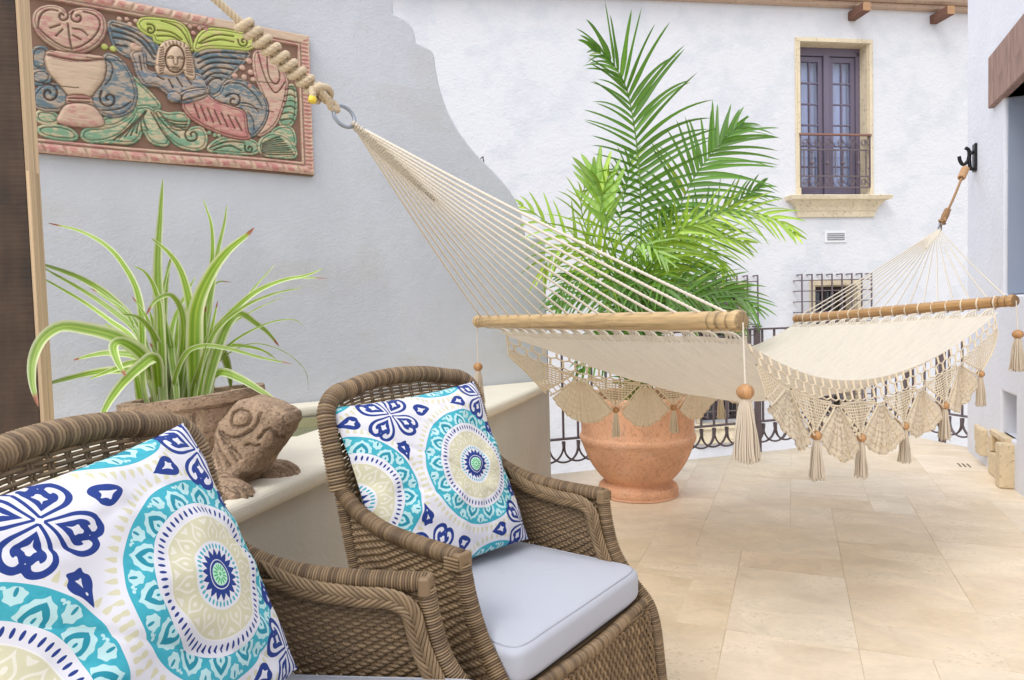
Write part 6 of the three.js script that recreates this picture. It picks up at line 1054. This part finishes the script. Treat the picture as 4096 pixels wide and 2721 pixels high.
// ropes that hang it
function lay(mb, ctrl, r, col, pitch = 0.03, seg = 12, closed = false) { // three-strand laid rope
  const c = new THREE.CatmullRomCurve3(ctrl, closed, 'centripetal'), Ln = c.getLength(), st = pitch / 12, n = Math.max(8, Math.round(Ln / st)), pts = c.getSpacedPoints(n);
  mb.tube(pts, (i, A) => r * (0.80 + 0.26 * Math.abs(cos(1.5 * (A - i * st / pitch * 2 * PI)))), seg, { closed, col: (i, A) => { const q = Math.abs(cos(1.5 * (A - i * st / pitch * 2 * PI))); const k = 0.62 + 0.42 * q; return [col[0] * k, col[1] * k, col[2] * k]; } });
}
function hangRope(name, label, mat, ring, end, r, cA, cB, turns, tail) {
  const t = thing(name, label, 'rope', [ring.x, ring.y, ring.z]), d = end.clone().sub(ring), Ln = d.length(); d.normalize(); const side = d.clone().cross(V(0, 1, 0)).normalize(), up = side.clone().cross(d).normalize(), P = (s, a, b) => d.clone().multiplyScalar(s).addScaledVector(side, a).addScaledVector(up, b);
  let m = new MB(); lay(m, [P(0.03, 0, 0), P(Ln * 0.5, 0.003, -0.004), P(Ln, 0, 0)], r, [1, 1, 1], r * 3.4); m.part('rope_length', mat, t);
  for (const [a, b, n] of [[cA, cB, turns]]) { m = new MB(); const pts = [], R = r * 1.75; for (let i = 0; i <= n * 14; i++) { const f = i / (n * 14), an = f * n * 2 * PI; pts.push(P(lerp(a, b, f), R * cos(an) * (1 - 0.1 * sin(f * 9)), R * sin(an))); } lay(m, pts, r * 0.98, [1, 1, 1], r * 3.2, 10); m.part('coil', mat, t); }
  m = new MB(); const k = cA; // hitch: loops through the ring and back round the coil
  lay(m, [P(k + 0.01, r * 1.8, 0), P(k * 0.5, r * 1.4, r * 0.4), P(0.012, r * 0.5, r), P(-0.006, 0, 0), P(0.012, -r * 0.6, -r), P(k * 0.5, -r * 1.5, -r * 0.3), P(k + 0.01, -r * 1.9, 0)], r * 0.95, [1, 1, 1], r * 3.2, 10);
  lay(m, [P(k + 0.02, r * 1.5, r * 1.6), P(k - 0.012, r * 2.4, r * 1.2), P(k - 0.028, r * 1.2, r * 2.4), P(k - 0.010, -r * 1.6, r * 2.2), P(k + 0.012, -r * 2.4, -r * 0.4), P(k + 0.004, 0, -r * 2.3), P(k - 0.014, r * 1.9, -r * 1.2)], r * 0.95, [1, 1, 1], r * 3.2, 10); m.part('hitch', mat, t);
  if (tail) { m = new MB(); lay(m, [P(k + 0.02, -r * 1.6, -r * 1.2), P(k + 0.012, -r * 2.6, -r * 2.6), P(k + 0.006, -r * 2.8, -r * 3.8)], r * 0.9, [1, 1, 1], r * 3.2, 9); m.part('rope_tail', mat, t); const y = new MB(); y.tube([P(k + 0.0065, -r * 2.8, -r * 3.6), P(k + 0.002, -r * 2.9, -r * 4.9)], r * 1.05, 10); y.part('yellow_tip', std({ color: C(0.85, 0.62, 0.05), roughness: 0.5 }), t); }
  return t;
}
hangRope('hammock_rope', 'thick pale rope with a long coiled knot, crossing in front of the carved panel', M.rope, RING1.clone().add(V(-0.022, 0.02, 0.018)), V(-1.92, 2.99, -0.67), 0.0092, 0.055, 0.285, 9, true);
{
  const end = V(3.185, 2.035, -4.74), t = hangRope('hammock_rope', 'thin brown rope knotted twice between the far hammock ring and the black wall hook', M.ropeBrown, RING2.clone().add(V(0.022, 0.02, -0.022)), end, 0.0075, 0.05, 0.20, 8, false);
  const d = end.clone().sub(RING2).normalize(), side = d.clone().cross(V(0, 1, 0)).normalize(), up = side.clone().cross(d).normalize(), m = new MB(), pts = [], Ln = end.distanceTo(RING2); for (let i = 0; i <= 8 * 12; i++) { const f = i / 96, a = f * 8 * 2 * PI; pts.push(d.clone().multiplyScalar(lerp(Ln - 0.20, Ln - 0.06, f)).addScaledVector(side, 0.018 * cos(a)).addScaledVector(up, 0.018 * sin(a))); }
  lay(m, pts, 0.0075, [1.5, 1.6, 1.7], 0.024, 8); m.part('coil', M.ropeBrown, t);
}
renderer.render(scene, camera);
